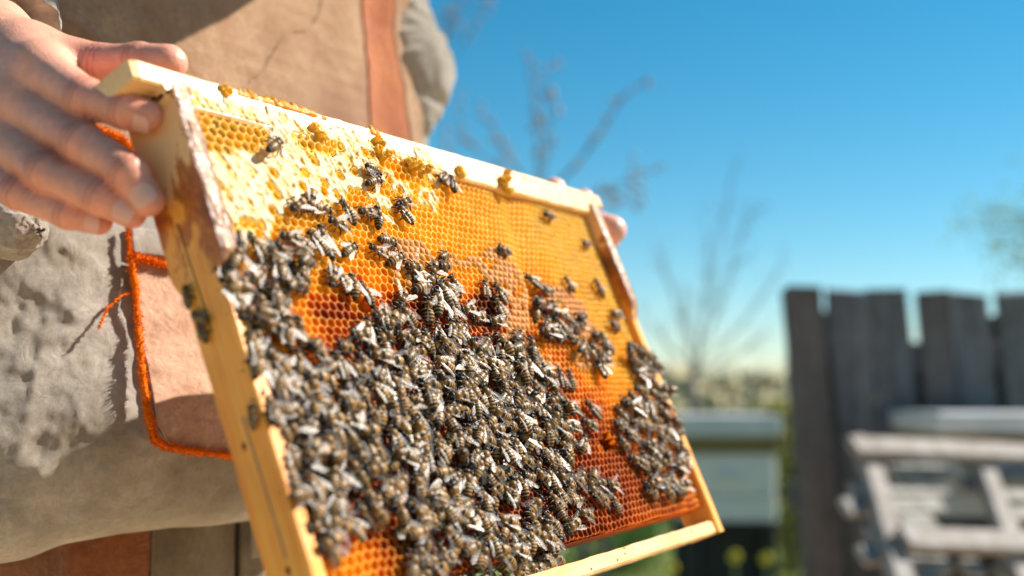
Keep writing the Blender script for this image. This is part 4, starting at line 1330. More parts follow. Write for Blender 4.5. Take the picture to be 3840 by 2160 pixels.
# bees one can point at: photo x, y, image direction of the head, wing variant, lift off the comb, label
SOLO = [
 (1000, 566, 40, 3, 4.0, 'lone honeybee with raised wings on the white honey capping nearest the side bar'),
 (1390, 648, -20, 0, .2, 'upper honeybee of the pair side by side on the white capping below the top bar'),
 (1394, 684, 8, 2, .4, 'lower honeybee with a shining wing, of the pair side by side on the white capping'),
 (1690, 690, 100, 1, .4, 'dark honeybee, tail downwards, below the wide orange wax lump'),
 (1662, 672, 60, 0, .2, 'dark honeybee half behind another below the wide orange wax lump'),
 (1105, 778, 215, 2, .3, 'leftmost honeybee of the row where white capping turns to open cells'),
 (1150, 765, 265, 1, .3, 'honeybee heading downwards in the row at the foot of the white capping'),
 (1200, 788, -15, 0, .2, 'honeybee lying level beside the one heading downwards under the white capping'),
 (1290, 793, 120, 4, .3, 'honeybee with striped tail down right, right end of the row under the white capping'),
 (1370, 802, 172, 1, .2, 'honeybee lying level, its tail under a neighbour with bright wings'),
 (1408, 812, 103, 3, .9, 'honeybee with bright spread wings climbing over a level neighbour'),
 (1515, 765, 195, 4, .6, 'upper honeybee of the crossed pair on yellow cells right of the bright winged one'),
 (1507, 797, 122, 0, .3, 'lower honeybee of the crossed pair on yellow cells, tail down right'),
 (1262, 845, 150, 2, .3, 'honeybee with striped tail down right, alone just below the upper row'),
 (1085, 893, 165, 1, .2, 'leftmost honeybee of the middle group on yellow cells'),
 (1128, 912, 132, 0, .3, 'second honeybee from the left in the middle group on yellow cells'),
 (1178, 908, 125, 1, .5, 'third honeybee from the left in the middle group on yellow cells'),
 (1198, 885, 95, 2, .3, 'upper honeybee of the middle group on yellow cells'),
 (1230, 922, 108, 0, .2, 'rightmost honeybee of the middle group, tail straight down'),
 (1312, 934, 32, 1, .2, 'grey honeybee alone on amber cells, head up right'),
 (1456, 904, -17, 1, .3, 'plump honeybee heading right above the tan brood patch'),
 (1416, 940, 148, 0, .2, 'small banded honeybee left of the tan brood patch'),
 (1488, 968, 28, 1, .4, 'pale winged honeybee at the left edge of the tan brood patch'),
 (1245, 1038, 268, 1, .4, 'honeybee heading down with both wings up, left of three in a row'),
 (1283, 1042, 120, 1, .3, 'second honeybee of the row above the dark empty cells'),
 (1325, 1066, 98, 4, .3, 'third honeybee of the row above the dark empty cells'),
 (1370, 1098, 122, 2, .3, 'last honeybee of the row above the dark empty cells, wing held out'),
 (1548, 1002, 168, 3, .4, 'honeybee with both wings spread on the tan brood caps'),
 (1620, 1010, 262, 3, .5, 'honeybee heading down with two wings raised like a V'),
 (1668, 958, 40, 3, .3, 'honeybee with wings out at the small tan brood strip'),
 (1665, 994, 180, 0, .1, 'dark shiny honeybee right under the one with wings out'),
 (1588, 1082, 8, 1, .6, 'grey honeybee pointing right at the head of the long dark one'),
 (1603, 1055, -25, 0, .3, 'dark honeybee heading down right above the long dark one'),
 (1627, 1132, 97, 2, 1.6, 'long dark banded bee with wings apart in the centre of a ring of bees'),
 (1648, 1094, 112, 4, .9, 'honeybee facing the dark hollow just above the long dark bee'),
 (1674, 1086, 125, 2, .5, 'honeybee with one wing out, right of the ring round the long dark bee'),
 (1706, 1064, 118, 0, .2, 'honeybee with banded tail down, topmost right of the ring'),
 (1694, 1118, 108, 0, .2, 'honeybee mostly hidden under the ring at its right side'),
 (1690, 1168, 112, 2, .4, 'honeybee with open wings just below the ring of bees'),
 (1512, 1118, 255, 2, .3, 'curved honeybee left of the ring, head down left'),
 (1602, 1150, 100, 0, .1, 'shadowed honeybee under the left side of the long dark bee'),
 (1752, 1160, 178, 1, .2, 'light brown honeybee lying level above the lower brood cells'),
 (1796, 1190, 176, 0, .2, 'banded honeybee lying level, head left, below the light brown one'),
 (1820, 1078, 100, 0, -.3, 'small honeybee with a glossy tail at the foot of the large brood patch'),
 (1868, 1098, 128, 1, .3, 'grey honeybee climbing along the left side of the large brood patch'),
 (1872, 1152, 118, 1, .3, 'honeybee with banded tail at the dark hollow'),
 (1862, 1202, 168, 0, .1, 'honeybee with shiny black tail below the dark hollow'),
 (1884, 940, 152, 0, .2, 'dark honeybee at the top of the large brood patch'),
 (2008, 1046, 140, 1, .3, 'left honeybee of two above the second hollow'),
 (2042, 1068, 145, 0, .3, 'middle honeybee above the second hollow'),
 (2068, 1082, 10, 0, .2, 'dark honeybee at the left end of the small brood patch'),
 (2135, 1062, 118, 2, .4, 'honeybee with one bright wing above the small brood patch'),
 (2245, 1074, 120, 2, .4, 'honeybee with bright wings on pale comb near the far side bar'),
 (2056, 806, 160, 0, .8, 'honeybee high on the pale comb under the far end of the top bar'),
 (2202, 912, 170, 0, .8, 'smallest looking honeybee, on pale comb beside the far side bar'),
 (2313, 1180, 165, 0, .3, 'upper of two honeybees on deep yellow comb near the far side bar'),
 (2306, 1222, 158, 1, .3, 'lower of two honeybees on deep yellow comb near the far side bar'),
 (2102, 1416, 110, 1, .3, 'left of two honeybees side by side on the red brown comb'),
 (2140, 1418, 112, 1, .3, 'right of two honeybees side by side on the red brown comb'),
 (2220, 1532, 128, 1, .3, 'honeybee alone above the hole in the comb'),
 (2205, 1590, 142, 0, .3, 'honeybee with a yellow smear on its thorax left of the hole in the comb'),
 (2190, 1660, 84, 1, .3, 'honeybee standing upright left of the hole in the comb'),
 (2250, 1810, 195, 3, .4, 'honeybee with two bright wings spread below the hole in the comb'),
 (2300, 1816, 165, 2, .3, 'honeybee with a bright wing tip right of the wing spreading one'),
 (2173, 1878, 12, 1, .3, 'honeybee lying level above the lowest rows of cells'),
 (2196, 1922, 150, 1, .3, 'honeybee nearest the bare lower edge of the comb'),
 (2262, 1862, 135, 1, .3, 'left honeybee of the two hanging above the lower edge of the comb'),
 (2309, 1880, 113, 1, .3, 'right honeybee of the two hanging above the lower edge of the comb'),
]
allb = []          # u, v, n, d, scale, tilt, roll, body, wing, label, group, size
G = 'honeybees crowded on the comb'
rb = np.random.default_rng(99)
for (px, py, ang, wv, lift, lab) in SOLO:
    u, v = inv_uv(px, py, 4.5); d = uv_dir(px, py, ang)
    u -= d[0] * -1.6; v -= d[1] * -1.6             # body centre lies behind the thorax
    h = float(hsurf(np.array(u), np.array(v)))
    sc_ = 1.14 * rb.uniform(.95, 1.05) * (1.2 if 'long dark' in lab else 1) * (.85 if 'small' in lab else 1)
    allb.append((u, v, N0 - h - .2 - lift, d, sc_, rb.normal(0, .07), rb.normal(0, .12), int(rb.integers(8)), wv, lab, None, 1e9))

CL = [  # polygon in photo px, mean head direction, spread, min spacing, layers, region phrase
 ([(835, 985), (862, 915), (930, 900), (1010, 925), (1090, 925), (1165, 935), (1150, 1000), (1100, 1020), (1100, 1100), (1110, 1180), (1140, 1280), (1180, 1340), (1070, 1400), (960, 1400), (905, 1300), (880, 1180), (850, 1080)], 125, 40, 5.6, "upper left near the side bar"),
 ([(930, 1340), (1180, 1360), (1210, 1340), (1260, 1330), (1330, 1400), (1330, 1700), (1300, 1930), (1290, 1990), (1265, 2060), (1225, 2070), (1175, 1990), (1110, 1850), (1060, 1700), (1010, 1560)], 120, 45, 5.4, "low down along the near side bar"),
 ([(1260, 1300), (1330, 1260), (1400, 1190), (1480, 1160), (1530, 1200), (1570, 1250), (1650, 1215), (1700, 1250), (1760, 1480), (1500, 1520), (1330, 1380)], 112, 50, 5.6, "at the crowd's upper middle"),
 ([(1650, 1215), (1740, 1225), (1800, 1270), (1870, 1290), (1930, 1240), (1990, 1310), (2060, 1420), (2110, 1530), (1900, 1560), (1760, 1480), (1700, 1250)], 122, 40, 5.6, "at the crowd's right shoulder"),
 ([(1330, 1380), (1500, 1520), (1760, 1480), (1800, 1900), (1510, 1940), (1340, 1920), (1330, 1700)], 115, 45, 5.3, "in the crowd's middle"),
 ([(1760, 1480), (1900, 1560), (2110, 1530), (2140, 1650), (2110, 1700), (2120, 1800), (2050, 1790), (1960, 1800), (1880, 1850), (1800, 1830)], 118, 40, 5.5, "at the crowd's lower right"),
 ([(2050, 1780), (2180, 1780), (2240, 1830), (2225, 1850), (2130, 1850), (2060, 1830)], 120, 40, 6.6, "on the spur below the hole"),
 ([(1990, 1880), (2060, 1870), (2125, 1960), (2125, 2020), (2090, 2110), (1970, 2130), (1960, 2000)], 118, 40, 5.6, "in the knot over the bottom bar"),
 ([(1510, 1960), (1800, 1900), (1900, 1960), (1960, 2060), (1960, 2180), (1880, 2230), (1570, 2230), (1520, 2120)], 110, 50, 5.4, "at the crowd's foot"),
 ([(2010, 1130), (2100, 1150), (2170, 1190), (2210, 1230), (2280, 1270), (2290, 1320), (2240, 1370), (2180, 1340), (2120, 1290), (2060, 1290), (2010, 1220)], 135, 40, 7.6, "below the small brood patch"),
 ([(2330, 1300), (2400, 1300), (2470, 1360), (2510, 1450), (2530, 1560), (2560, 1660), (2570, 1730), (2530, 1750), (2500, 1700), (2420, 1620), (2350, 1500), (2400, 1430)], 140, 30, 6.8, "beside the far side bar"),
 ([(2330, 1500), (2400, 1590), (2480, 1700), (2530, 1760), (2570, 1850), (2500, 1850), (2430, 1850), (2380, 1740), (2320, 1650), (2310, 1560)], 150, 35, 7.0, "near the far bottom corner"),
]
occ = [(b[0], b[1]) for b in allb]
DIRN = ['right', 'up right', 'up', 'up left', 'left', 'down left', 'down', 'down right']
TONE = ['brown', 'brown', 'dark', 'golden', 'brown', 'dark', 'golden', 'dark']
for ci, (poly, mean, spr, sp, phrase) in enumerate(CL):
    uv = [inv_uv(x, y, 5) for x, y in poly]
    ua, ub = min(p[0] for p in uv), max(p[0] for p in uv); va, vb = min(p[1] for p in uv), max(p[1] for p in uv)
    for layer, spac in ((0, sp * 1.44), (1, sp * 2.75)):
        here = np.array(occ if layer == 0 else [(-99., -99.)])
        U = rb.uniform(ua, ub, 5000); V = rb.uniform(va, vb, 5000)
        k = in_poly(U, V, uv); U, V = U[k], V[k]
        for u, v in zip(U.tolist(), V.tolist()):
            if (((here[:, 0] - u) ** 2 + ((here[:, 1] - v) * .82) ** 2) < spac ** 2).any(): continue
            here = np.concatenate([here, [(u, v)]])
            X, Y = proj_uv(np.array(u), np.array(v))
            an = mean + rb.normal(0, spr) + (180 if rb.random() < .07 else 0)
            if layer == 0: occ.append((u, v))
            d = uv_dir(float(X), float(Y), an)
            h = float(hsurf(np.array(u), np.array(v)))
            lift = (rb.uniform(0, 1.6) if layer == 0 else rb.uniform(2.4, 4.0))
            uc = min(max(u, 6.0), 430)
            wv = int(rb.choice([0, 1, 4, 2, 3], p=[.32, .30, .20, .14, .04]))
            tilt = rb.normal(-.02, .14 + .1 * layer)
            if v > 246: lift = -float(N0) + lift * .3
            Z = 525 + .851 * u - .277 * v
            bo = int(rb.integers(8))
            lab = '%s bee%s%s heading %s %s' % (TONE[bo], ' atop others' if layer else '', ', wings apart,' if wv in (2, 3) else '', DIRN[int(round(an / 45.0)) % 8], phrase)
            if 'low down' in lab:
                yy = float(Y); lab = lab.replace('low down along the near side bar', 'beside the near side bar, ' + ('pocket height' if yy < 1560 else 'piping height' if yy < 1760 else 'hem height' if yy < 1930 else 'its foot'))
            allb.append((uc, v, N0 - h - .2 - lift, d, 1.27 * rb.uniform(.88, 1.08), tilt, rb.normal(0, .2), bo, wv, lab, G, 1e6 / Z ** 2 * (1.25 if layer else .8)))
order = sorted(range(len(allb)), key=lambda i: -allb[i][11])
print('bees', len(allb))
for rank, i in enumerate(order):
    u, v, n_, d, s_, ti, ro, bo, wv, lab, g, sz = allb[i]
    M = bee_matrix(u, v, n_, d, s_, ti, ro)
    put_bee(M, bo, wv, lab, g, rank < 294)
# bees on the outer face of the near side bar
def side_bee(px, py, ang, lab, wv=0):
    dd = np.array([(px - 1920) / FPX, (py - 1080) / FPX, 1.0])
    k = (RX @ T0) / (RX @ dd); P = dd * k - T0
    n_, v = float(RN @ P), float(RY @ P)
    a = math.radians(ang); d2 = np.array([(px + 12 * math.cos(a) - 1920) / FPX, (py - 12 * math.sin(a) - 1080) / FPX, 1.0])
    P2 = d2 * ((RX @ T0) / (RX @ d2)) - T0
    hd = np.array([0, float(RN @ P2) - n_, -(float(RY @ P2) - v)]); hd /= np.linalg.norm(hd)
    z = np.array([-1.0, 0, 0]); y = np.cross(z, hd)
    M = Matrix(((hd[0], y[0], z[0]), (hd[1], y[1], z[1]), (hd[2], y[2], z[2]))).to_4x4() @ Matrix.Scale(.82, 4)
    M.translation = Vector(loc_uvn(-.1, v, n_))
    put_bee(M, int(rb.integers(8)), wv, lab, None)
side_bee(752, 1186, 160, 'upper dark bee clinging to the outer face of the near side bar', 0)
side_bee(765, 1232, 110, 'lower dark bee clinging to the outer face of the near side bar', 1)
side_bee(712, 1098, 100, 'dark bee half hidden at the back edge of the near side bar', 0)
side_bee(958, 1545, 95, 'dark bee alone low on the near side bar', 1)
# the rest of the swarm, one mass
def mass():
    V = []; F3 = []; F4 = []; C = []; m3 = []; m4 = []; n = 0
    for (v, F, c, mi) in MBODY:
        V.append(v); F3.append(F[0] + n); F4.append(F[1] + n); C.append(c)
        m3.append(mi[:len(F[0])]); m4.append(mi[len(F[0]):]); n += len(v)
    for (v, f) in MWING:
        V.append(v); F3.append(f + n); C.append(np.ones((len(v), 3)) * .4); m3.append(np.full(len(f), 2)); n += len(v)
    me = mesh_data('honeybee_mass', np.concatenate(V), [np.concatenate(F3), np.concatenate(F4)], [M_BEE, M_FUZZ, M_WING], True, np.concatenate(C), np.concatenate(m3 + m4))
    o = add('honeybee_mass', me); o.matrix_world = FMAT
    tag(o, 'remaining worker bees packed behind and between the others on the comb', 'bees', kind='stuff')
if MBODY: mass()

# ================================================================== THE BEEKEEPER
def surfnets(F, org, h):
    """surface nets on a regular grid (inside where F < 0)"""
    s = F < 0
    nx, ny, nz = F.shape
    c = np.zeros((nx - 1, ny - 1, nz - 1), np.int8)
    for a in (0, 1):
        for b in (0, 1):
            for d in (0, 1): c += s[a:nx - 1 + a, b:ny - 1 + b, d:nz - 1 + d]
    m = (c > 0) & (c < 8)
    I = np.argwhere(m); idx = np.full(m.shape, -1, np.int64); idx[m] = np.arange(len(I))
    acc = np.zeros((len(I), 3)); cnt = np.zeros(len(I))
    cor = [(a, b, d) for a in (0, 1) for b in (0, 1) for d in (0, 1)]
    for p in cor:
        for ax in range(3):
            if p[ax]: continue
            q = list(p); q[ax] = 1
            fp = F[I[:, 0] + p[0], I[:, 1] + p[1], I[:, 2] + p[2]]; fq = F[I[:, 0] + q[0], I[:, 1] + q[1], I[:, 2] + q[2]]
            k = (fp < 0) != (fq < 0)
            t = fp[k] / (fp[k] - fq[k])
            pt = np.tile(np.array(p, float), (k.sum(), 1)); pt[:, ax] = t
            acc[k] += pt; cnt[k] += 1
    V = (I + acc / cnt[:, None]) * h + org
    Q = []
    for ax in range(3):
        o1, o2 = (ax + 1) % 3, (ax + 2) % 3
        sl0 = [slice(None)] * 3; sl1 = [slice(None)] * 3
        sl0[ax] = slice(0, -1); sl1[ax] = slice(1, None)
        ch = s[tuple(sl0)] != s[tuple(sl1)]
        E_ = np.argwhere(ch)
        E_ = E_[(E_[:, o1] > 0) & (E_[:, o2] > 0) & (E_[:, o1] < F.shape[o1] - 1) & (E_[:, o2] < F.shape[o2] - 1)]
        def g(d1, d2):
            e = E_.copy(); e[:, o1] += d1; e[:, o2] += d2
            return idx[e[:, 0], e[:, 1], e[:, 2]]
        q = np.stack([g(-1, -1), g(0, -1), g(0, 0), g(-1, 0)], -1)
        ins = s[E_[:, 0], E_[:, 1], E_[:, 2]]
        q[~ins] = q[~ins][:, ::-1]
        Q.append(q)
    Q = np.concatenate(Q); Q = Q[(Q >= 0).all(1)]
    return V, Q

def smin(a, b, k):
    if k <= 0: return np.minimum(a, b)
    h = np.clip(.5 + .5 * (b - a) / k, 0, 1)
    return b * (1 - h) + a * h - k * h * (1 - h)

def capsule(X, Y, Z, a, b, ra, rb_):
    a = np.asarray(a, float); b = np.asarray(b, float); ba = b - a
    px, py, pz = X - a[0], Y - a[1], Z - a[2]
    t = np.clip((px * ba[0] + py * ba[1] + pz * ba[2]) / (ba @ ba), 0, 1)
    return np.sqrt((px - t * ba[0]) ** 2 + (py - t * ba[1]) ** 2 + (pz - t * ba[2]) ** 2) - (ra + (rb_ - ra) * t)

def laplace(V, Q, it=2, lam=.5):
    e = np.concatenate([Q[:, [0, 1]], Q[:, [1, 2]], Q[:, [2, 3]], Q[:, [3, 0]]]); e = np.concatenate([e, e[:, ::-1]])
    deg = np.bincount(e[:, 0], minlength=len(V))[:, None]
    for k in range(it):
        s = np.zeros_like(V)
        for a in range(3): s[:, a] = np.bincount(e[:, 0], weights=V[e[:, 1], a], minlength=len(V))
        V = V + lam * (s / np.maximum(deg, 1) - V)
    return V

# --- near hand: joints as photo x, y, depth mm, radius mm
J = {
 'index': [(150, 262, 566, 12.5), (322, 372, 536, 9.9), (468, 414, 526, 8.6), (548, 434, 527, 7.9)],
 'middle': [(70, 395, 562, 12.0), (305, 535, 528, 9.8), (478, 645, 516, 8.6), (556, 752, 515, 7.6)],
 'ring': [(-20, 505, 560, 11.5), (170, 645, 530, 9.2), (372, 738, 519, 8.2), (492, 800, 519, 7.2)],
 'little': [(-95, 610, 562, 10.5), (66, 722, 538, 8.0), (252, 800, 530, 7.1), (372, 832, 530, 6.3)],
 'thumb': [(120, 205, 598, 15.0), (385, 246, 586, 11.0), (520, 232, 577, 9.6), (632, 236, 571, 9.6)],
}
WR = (-45, 175, 620)
def hand_sdf(X, Y, Z):
    d = None
    P = {k: [(pix(*q[:3]), q[3]) for q in v] for k, v in J.items()}
    wr = pix(*WR)
    fing = []
    for k, v in P.items():
        f = None
        for i in range(3):
            c = capsule(X, Y, Z, v[i][0], v[i + 1][0], v[i][1], v[i + 1][1])
            f = c if f is None else smin(f, c, 3.0)
        # knuckle swellings
        for i in (1, 2):
            c = np.sqrt((X - v[i][0][0]) ** 2 + (Y - v[i][0][1]) ** 2 + (Z - v[i][0][2]) ** 2) - v[i][1] * 1.04
            f = smin(f, c, 2.0)
        fing.append((k, f))
    # palm
    wr2 = wr + np.array([-8, 22, 6])
    pal = smin(capsule(X, Y, Z, wr, P['index'][0][0], 17, 13.5), capsule(X, Y, Z, wr, P['middle'][0][0], 17, 13), 10)
    pal = smin(pal, capsule(X, Y, Z, wr2, P['ring'][0][0], 16, 12.5), 10)
    pal = smin(pal, capsule(X, Y, Z, wr2, P['little'][0][0], 16, 12), 10)
    pal = smin(pal, capsule(X, Y, Z, wr + np.array([6, -2, -2]), P['thumb'][0][0] + np.array([0, 0, -4]), 18, 16), 10)
    pal = smin(pal, capsule(X, Y, Z, P['thumb'][0][0], P['index'][0][0] + np.array([6, -2, 4]), 12, 9), 9)
    for (a, b) in (('index', 'middle'), ('middle', 'ring'), ('ring', 'little')):
        pal = smin(pal, capsule(X, Y, Z, P[a][0][0], P[b][0][0], 12, 11.5), 6)
    pal = smin(pal, capsule(X, Y, Z, wr, pix(-230, -230, 720), 24, 32), 12)
    d = pal
    for k, f in fing: d = smin(d, f, 5.0 if k != 'thumb' else 8.0) if d is not pal else smin(d, f, 6.0)
    return d, fing, pal
def build_hand():
    h = 1.25
    lo = np.array([-345.0, -215, 492]); hi = np.array([-150.0, -12, 740])
    ax = [np.arange(lo[i], hi[i], h) for i in range(3)]
    X, Y, Z = np.meshgrid(*ax, indexing='ij', sparse=True)
    X, Y, Z = [a.astype(np.float32) for a in (X, Y, Z)]
    P = {k: [(pix(*q[:3]), q[3]) for q in v] for k, v in J.items()}
    _, fing, pal = hand_sdf(X, Y, Z)
    # fingers blend with the palm but keep a crease between one another
    d = None
    parts = [smin(f, pal, 7.0) for k, f in fing]
    for f in parts: d = f if d is None else smin(d, f, .8)
    V, Q = surfnets(d, lo, h)
    V = laplace(V, Q, 1, .5)
    # normals
    me = mesh_data('tmp', V, [Q]); nrm = np.zeros(len(V) * 3, np.float32); me.vertex_normals.foreach_get('vector', nrm); nrm = nrm.reshape(-1, 3)
    bpy.data.meshes.remove(me)
    disp = .10 * fbm(V[:, 0] * .3 + V[:, 2] * .2, V[:, 1] * .3, 401) + .05 * vnoise(V[:, 0] * .9 + V[:, 2], V[:, 1] * .9, 402)
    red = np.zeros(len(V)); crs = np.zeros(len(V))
    for k, v in P.items():
        for i in (1, 2):
            c = v[i][0]; axd = v[i + 1][0] - v[i - 1][0]; axd = axd / np.linalg.norm(axd)
            s = (V - c) @ axd; r = np.linalg.norm(V - c, axis=1); m = np.exp(-(r / (v[i][1] * 1.5)) ** 4)
            for off, am in ((-3.0, .55), (0, .85), (3.0, .55)) if i == 1 else ((-1.6, .45), (1.2, .55)):
                wob = .7 * vnoise(V[:, 1] * .25, V[:, 2] * .25, 411 + i)
                disp -= am * m * np.exp(-((s - off - wob) / .95) ** 2)
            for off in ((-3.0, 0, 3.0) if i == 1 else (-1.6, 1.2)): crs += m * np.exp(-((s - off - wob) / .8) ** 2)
            red += .8 * np.exp(-(r / (v[i][1] * 1.25)) ** 2)
        red += 1.0 * np.exp(-(np.linalg.norm(V - v[3][0], axis=1) / 9.0) ** 2)
    V = V + nrm * disp[:, None]
    red = np.clip(red, 0, 1)[:, None]
    bl = (.5 + .5 * fbm(V[:, 0] * .06 + V[:, 2] * .05, V[:, 1] * .07, 421))[:, None]
    c = np.array([.76, .37, .265]) * (1 - .75 * red) + np.array([.62, .20, .135]) * .75 * red
    c = c * (.88 + .18 * bl) * (1 - np.clip(crs, 0, 1)[:, None] * np.array([.34, .48, .50]))  # joint creases painted redder and darker, putting their shade into the skin colour
    return V, Q, c

def far_hand():
    h = 2.2
    lo = np.array([-60.0, -150, 850]); hi = np.array([135.0, 120, 1010])
    ax = [np.arange(lo[i], hi[i], h) for i in range(3)]
    X, Y, Z = np.meshgrid(*ax, indexing='ij', sparse=True)
    palm = capsule(X, Y, Z, pix(2150, 900, 965), pix(2250, 880, 955), 19, 18)
    f = capsule(X, Y, Z, pix(2240, 850, 945), pix(2296, 862, 912), 13.0, 11.8)      # thumb base pad showing right of the bar
    t = smin(capsule(X, Y, Z, pix(2130, 860, 960), pix(2015, 770, 950), 14, 12), capsule(X, Y, Z, pix(2015, 770, 950), pix(2078, 712, 925), 12, 10.5), 5)
    k = smin(capsule(X, Y, Z, pix(2180, 860, 955), pix(2165, 770, 945), 12, 10), capsule(X, Y, Z, pix(2165, 770, 945), pix(2190, 745, 925), 9.5, 8.5), 5)
    k2 = capsule(X, Y, Z, pix(2230, 860, 955), pix(2330, 845, 930), 10, 9)
    arm = capsule(X, Y, Z, pix(2190, 920, 968), pix(1900, 1040, 975), 20, 30)
    d = smin(smin(palm, arm, 14), f, 7)
    for q in (t, k): d = smin(d, q, 5)
    V, Q = surfnets(np.broadcast_to(d, np.broadcast_shapes(X.shape, Y.shape, Z.shape)).astype(np.float32).copy(), lo, h)
    V = laplace(V, Q, 2)
    return V, Q, np.tile(np.array([.66, .37, .29]), (len(V), 1))

# torso axes (camera space, horizontal)
def horiz(v):
    """camera-space vector of the world-horizontal direction (X, Y)"""
    s, c = math.sin(PITCH), math.cos(PITCH)
    wx, wy = v
    return np.array([wx, wy * s, wy * c])
EX = np.array([.469, .883])          # person's left, world XY
GX = np.array([.883, -.469])         # the way the person faces
TC = np.array([-.272, .958])         # torso axis, world XY
SP = .60                              # squareness of the trunk
def SI(t): return np.sign(np.sin(t)) * np.abs(np.sin(t)) ** SP * np.where(np.sin(t) > 0, .78, 1.0)
def CO(t): return np.sign(np.cos(t)) * np.abs(np.cos(t)) ** SP
def torso_pt(th, z, a, b, off=0.0):
    """th 0 = straight ahead of the person, positive towards the person's left"""
    e = np.multiply.outer(SI(th) * (a + off), EX) + np.multiply.outer(CO(th) * (b + off), GX)
    return np.concatenate([e + TC, np.asarray(z)[..., None] * np.ones(e.shape[:-1] + (1,))], -1)

def coarse_body():
    """torso, arms, neck, head and hips in world space (hidden by the clothes)"""
    h = .014
    lo = np.array([-.80, .52, .42]); hi = np.array([.35, 1.35, 1.98])
    ax = [np.arange(lo[i], hi[i], h) for i in range(3)]
    X, Y, Z = np.meshgrid(*ax, indexing='ij')
    def W(e, g, z): return np.array([TC[0] + EX[0] * e + GX[0] * g, TC[1] + EX[1] * e + GX[1] * g, z])
    d = capsule(X, Y, Z, W(0, -.04, .95), W(0, -.04, 1.42), .125, .125)
    for s in (-1, 1):
        d = smin(d, capsule(X, Y, Z, W(s * .07, -.05, 1.0), W(s * .09, -.04, 1.40), .10, .10), .05)
        d = smin(d, capsule(X, Y, Z, W(s * .08, -.04, .95), W(s * .10, -.02, .45), .09, .07), .04)
    d = smin(d, capsule(X, Y, Z, W(-.15, -.04, 1.46), W(.15, -.04, 1.46), .065, .065), .05)
    d = smin(d, capsule(X, Y, Z, W(0, -.03, 1.48), W(-.03, .10, 1.60), .055, .05), .03)
    hd = W(-.06, .15, 1.665); d = smin(d, np.sqrt(((X - hd[0]) / .082) ** 2 + ((Y - hd[1]) / .088) ** 2 + ((Z - hd[2]) / .115) ** 2) * .085 - .085, .02)
    nose = W(0, .245, 1.69); d = smin(d, capsule(X, Y, Z, W(0, .23, 1.72), nose, .010, .014), .012)
    # arms: near (person's right) and far (person's left)
    e1 = c2w(pix(-700, 150, 850)); wN = c2w(pix(*WR)); fN = c2w(pix(-230, -230, 720))
    d = smin(d, capsule(X, Y, Z, W(-.17, -.03, 1.44), e1, .05, .042), .03)
    d = smin(d, capsule(X, Y, Z, e1, fN, .042, .033), .02)
    e2 = c2w(pix(1450, 420, 1152)); m2 = c2w(pix(1900, 1040, 985))
    d = smin(d, capsule(X, Y, Z, W(.17, -.03, 1.44), e2, .05, .042), .03)
    e3 = c2w(pix(1446, 600, 1135)); d = smin(d, capsule(X, Y, Z, e2, e3, .028, .028), .02); e2 = e3; x2 = c2w(pix(1650, 890, 1070)); d = smin(d, capsule(X, Y, Z, e2, x2, .028, .028), .02); d = smin(d, capsule(X, Y, Z, x2, m2, .028, .03), .02)
    V, Q = surfnets(d, lo, h)
    V = laplace(V, Q, 3)
    return V, Q, np.tile(np.array([.64, .38, .28]), (len(V), 1))

def skin():
    m, n, b = new_mat('skin', .42, .45)
    a = N(n, 'ShaderNodeAttribute', attribute_name='Col')
    t = noise_tex(n, coords(n), 160, 5, .6)
    r = ramp(n, [(.3, (.88, .82, .80)), (.7, (1.05, 1.03, 1.0))]); n.links.new(t.outputs['Fac'], r.inputs[0])
    n.links.new(mixc(n, 1.0, a.outputs['Color'], r.outputs[0], 'MULTIPLY'), b.inputs['Base Color'])
    s = sock(b, 'Subsurface Weight')
    if s:
        s.default_value = .18; b.inputs['Subsurface Radius'].default_value = (1, .35, .2); b.inputs['Subsurface Scale'].default_value = .0025
    v = N(n, 'ShaderNodeTexVoronoi'); v.inputs['Scale'].default_value = 1100
    mp = coords(n); n.links.new(mp.outputs[0], v.inputs['Vector'])
    f = noise_tex(n, mp, 420, 4, .6)
    bump(n, b, math_n(n, 'ADD', math_n(n, 'MULTIPLY', v.outputs['Distance'], .5), f.outputs['Fac']), .6, .0005)
    return m
M_SKIN = skin()
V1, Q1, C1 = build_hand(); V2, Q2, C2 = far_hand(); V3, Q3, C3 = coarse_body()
PB = np.array([TC[0], TC[1], 0.0])
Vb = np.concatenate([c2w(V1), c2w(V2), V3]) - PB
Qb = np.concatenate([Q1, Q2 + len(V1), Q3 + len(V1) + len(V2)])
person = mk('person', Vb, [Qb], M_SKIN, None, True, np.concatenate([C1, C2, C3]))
person.location = PB
tag(person, 'person in grey and brown canvas work clothes holding up the hive frame', 'person')

def nail(f, ang, length, half, rad_k=1.03):
    """nail plate on the back of fingertip f; ang turns it round the finger (radians)"""
    v = [(pix(*q[:3]), q[3]) for q in J[f]]
    a, ra = v[2]; b, rb_ = v[3]; ax = b - a; ax /= np.linalg.norm(ax)
    toc = -b / np.linalg.norm(b); up = toc - ax * (toc @ ax); up /= np.linalg.norm(up); side = np.cross(ax, up)
    dirn = math.cos(ang) * up + math.sin(ang) * side; s2 = np.cross(ax, dirn)
    n, m = 12, 11; V = []
    for i in range(n):
        t = i / (n - 1); x = -length * .62 + length * t
        wk = half * (1 - .55 * abs(2 * t - 1) ** 3.5)
        for j in range(m):
            q = (j / (m - 1) * 2 - 1) * wk
            r = rb_ + (.35 + .25 * t) ; bend = max(0, x) ** 2 * .035
            V.append(b + ax * x + (dirn * math.cos(q) + s2 * math.sin(q)) * (r - bend) )
    V = np.array(V)
    f4 = [[i * m + j, i * m + j + 1, (i + 1) * m + j + 1, (i + 1) * m + j] for i in range(n - 1) for j in range(m - 1)]
    o = mk('fingernail', c2w(V) - PB, [np.array(f4)], M_NAIL, person)
M_NAIL, _n, _b = new_mat('fingernail', .45, .35); _b.inputs['Base Color'].default_value = (.68, .37, .29, 1)
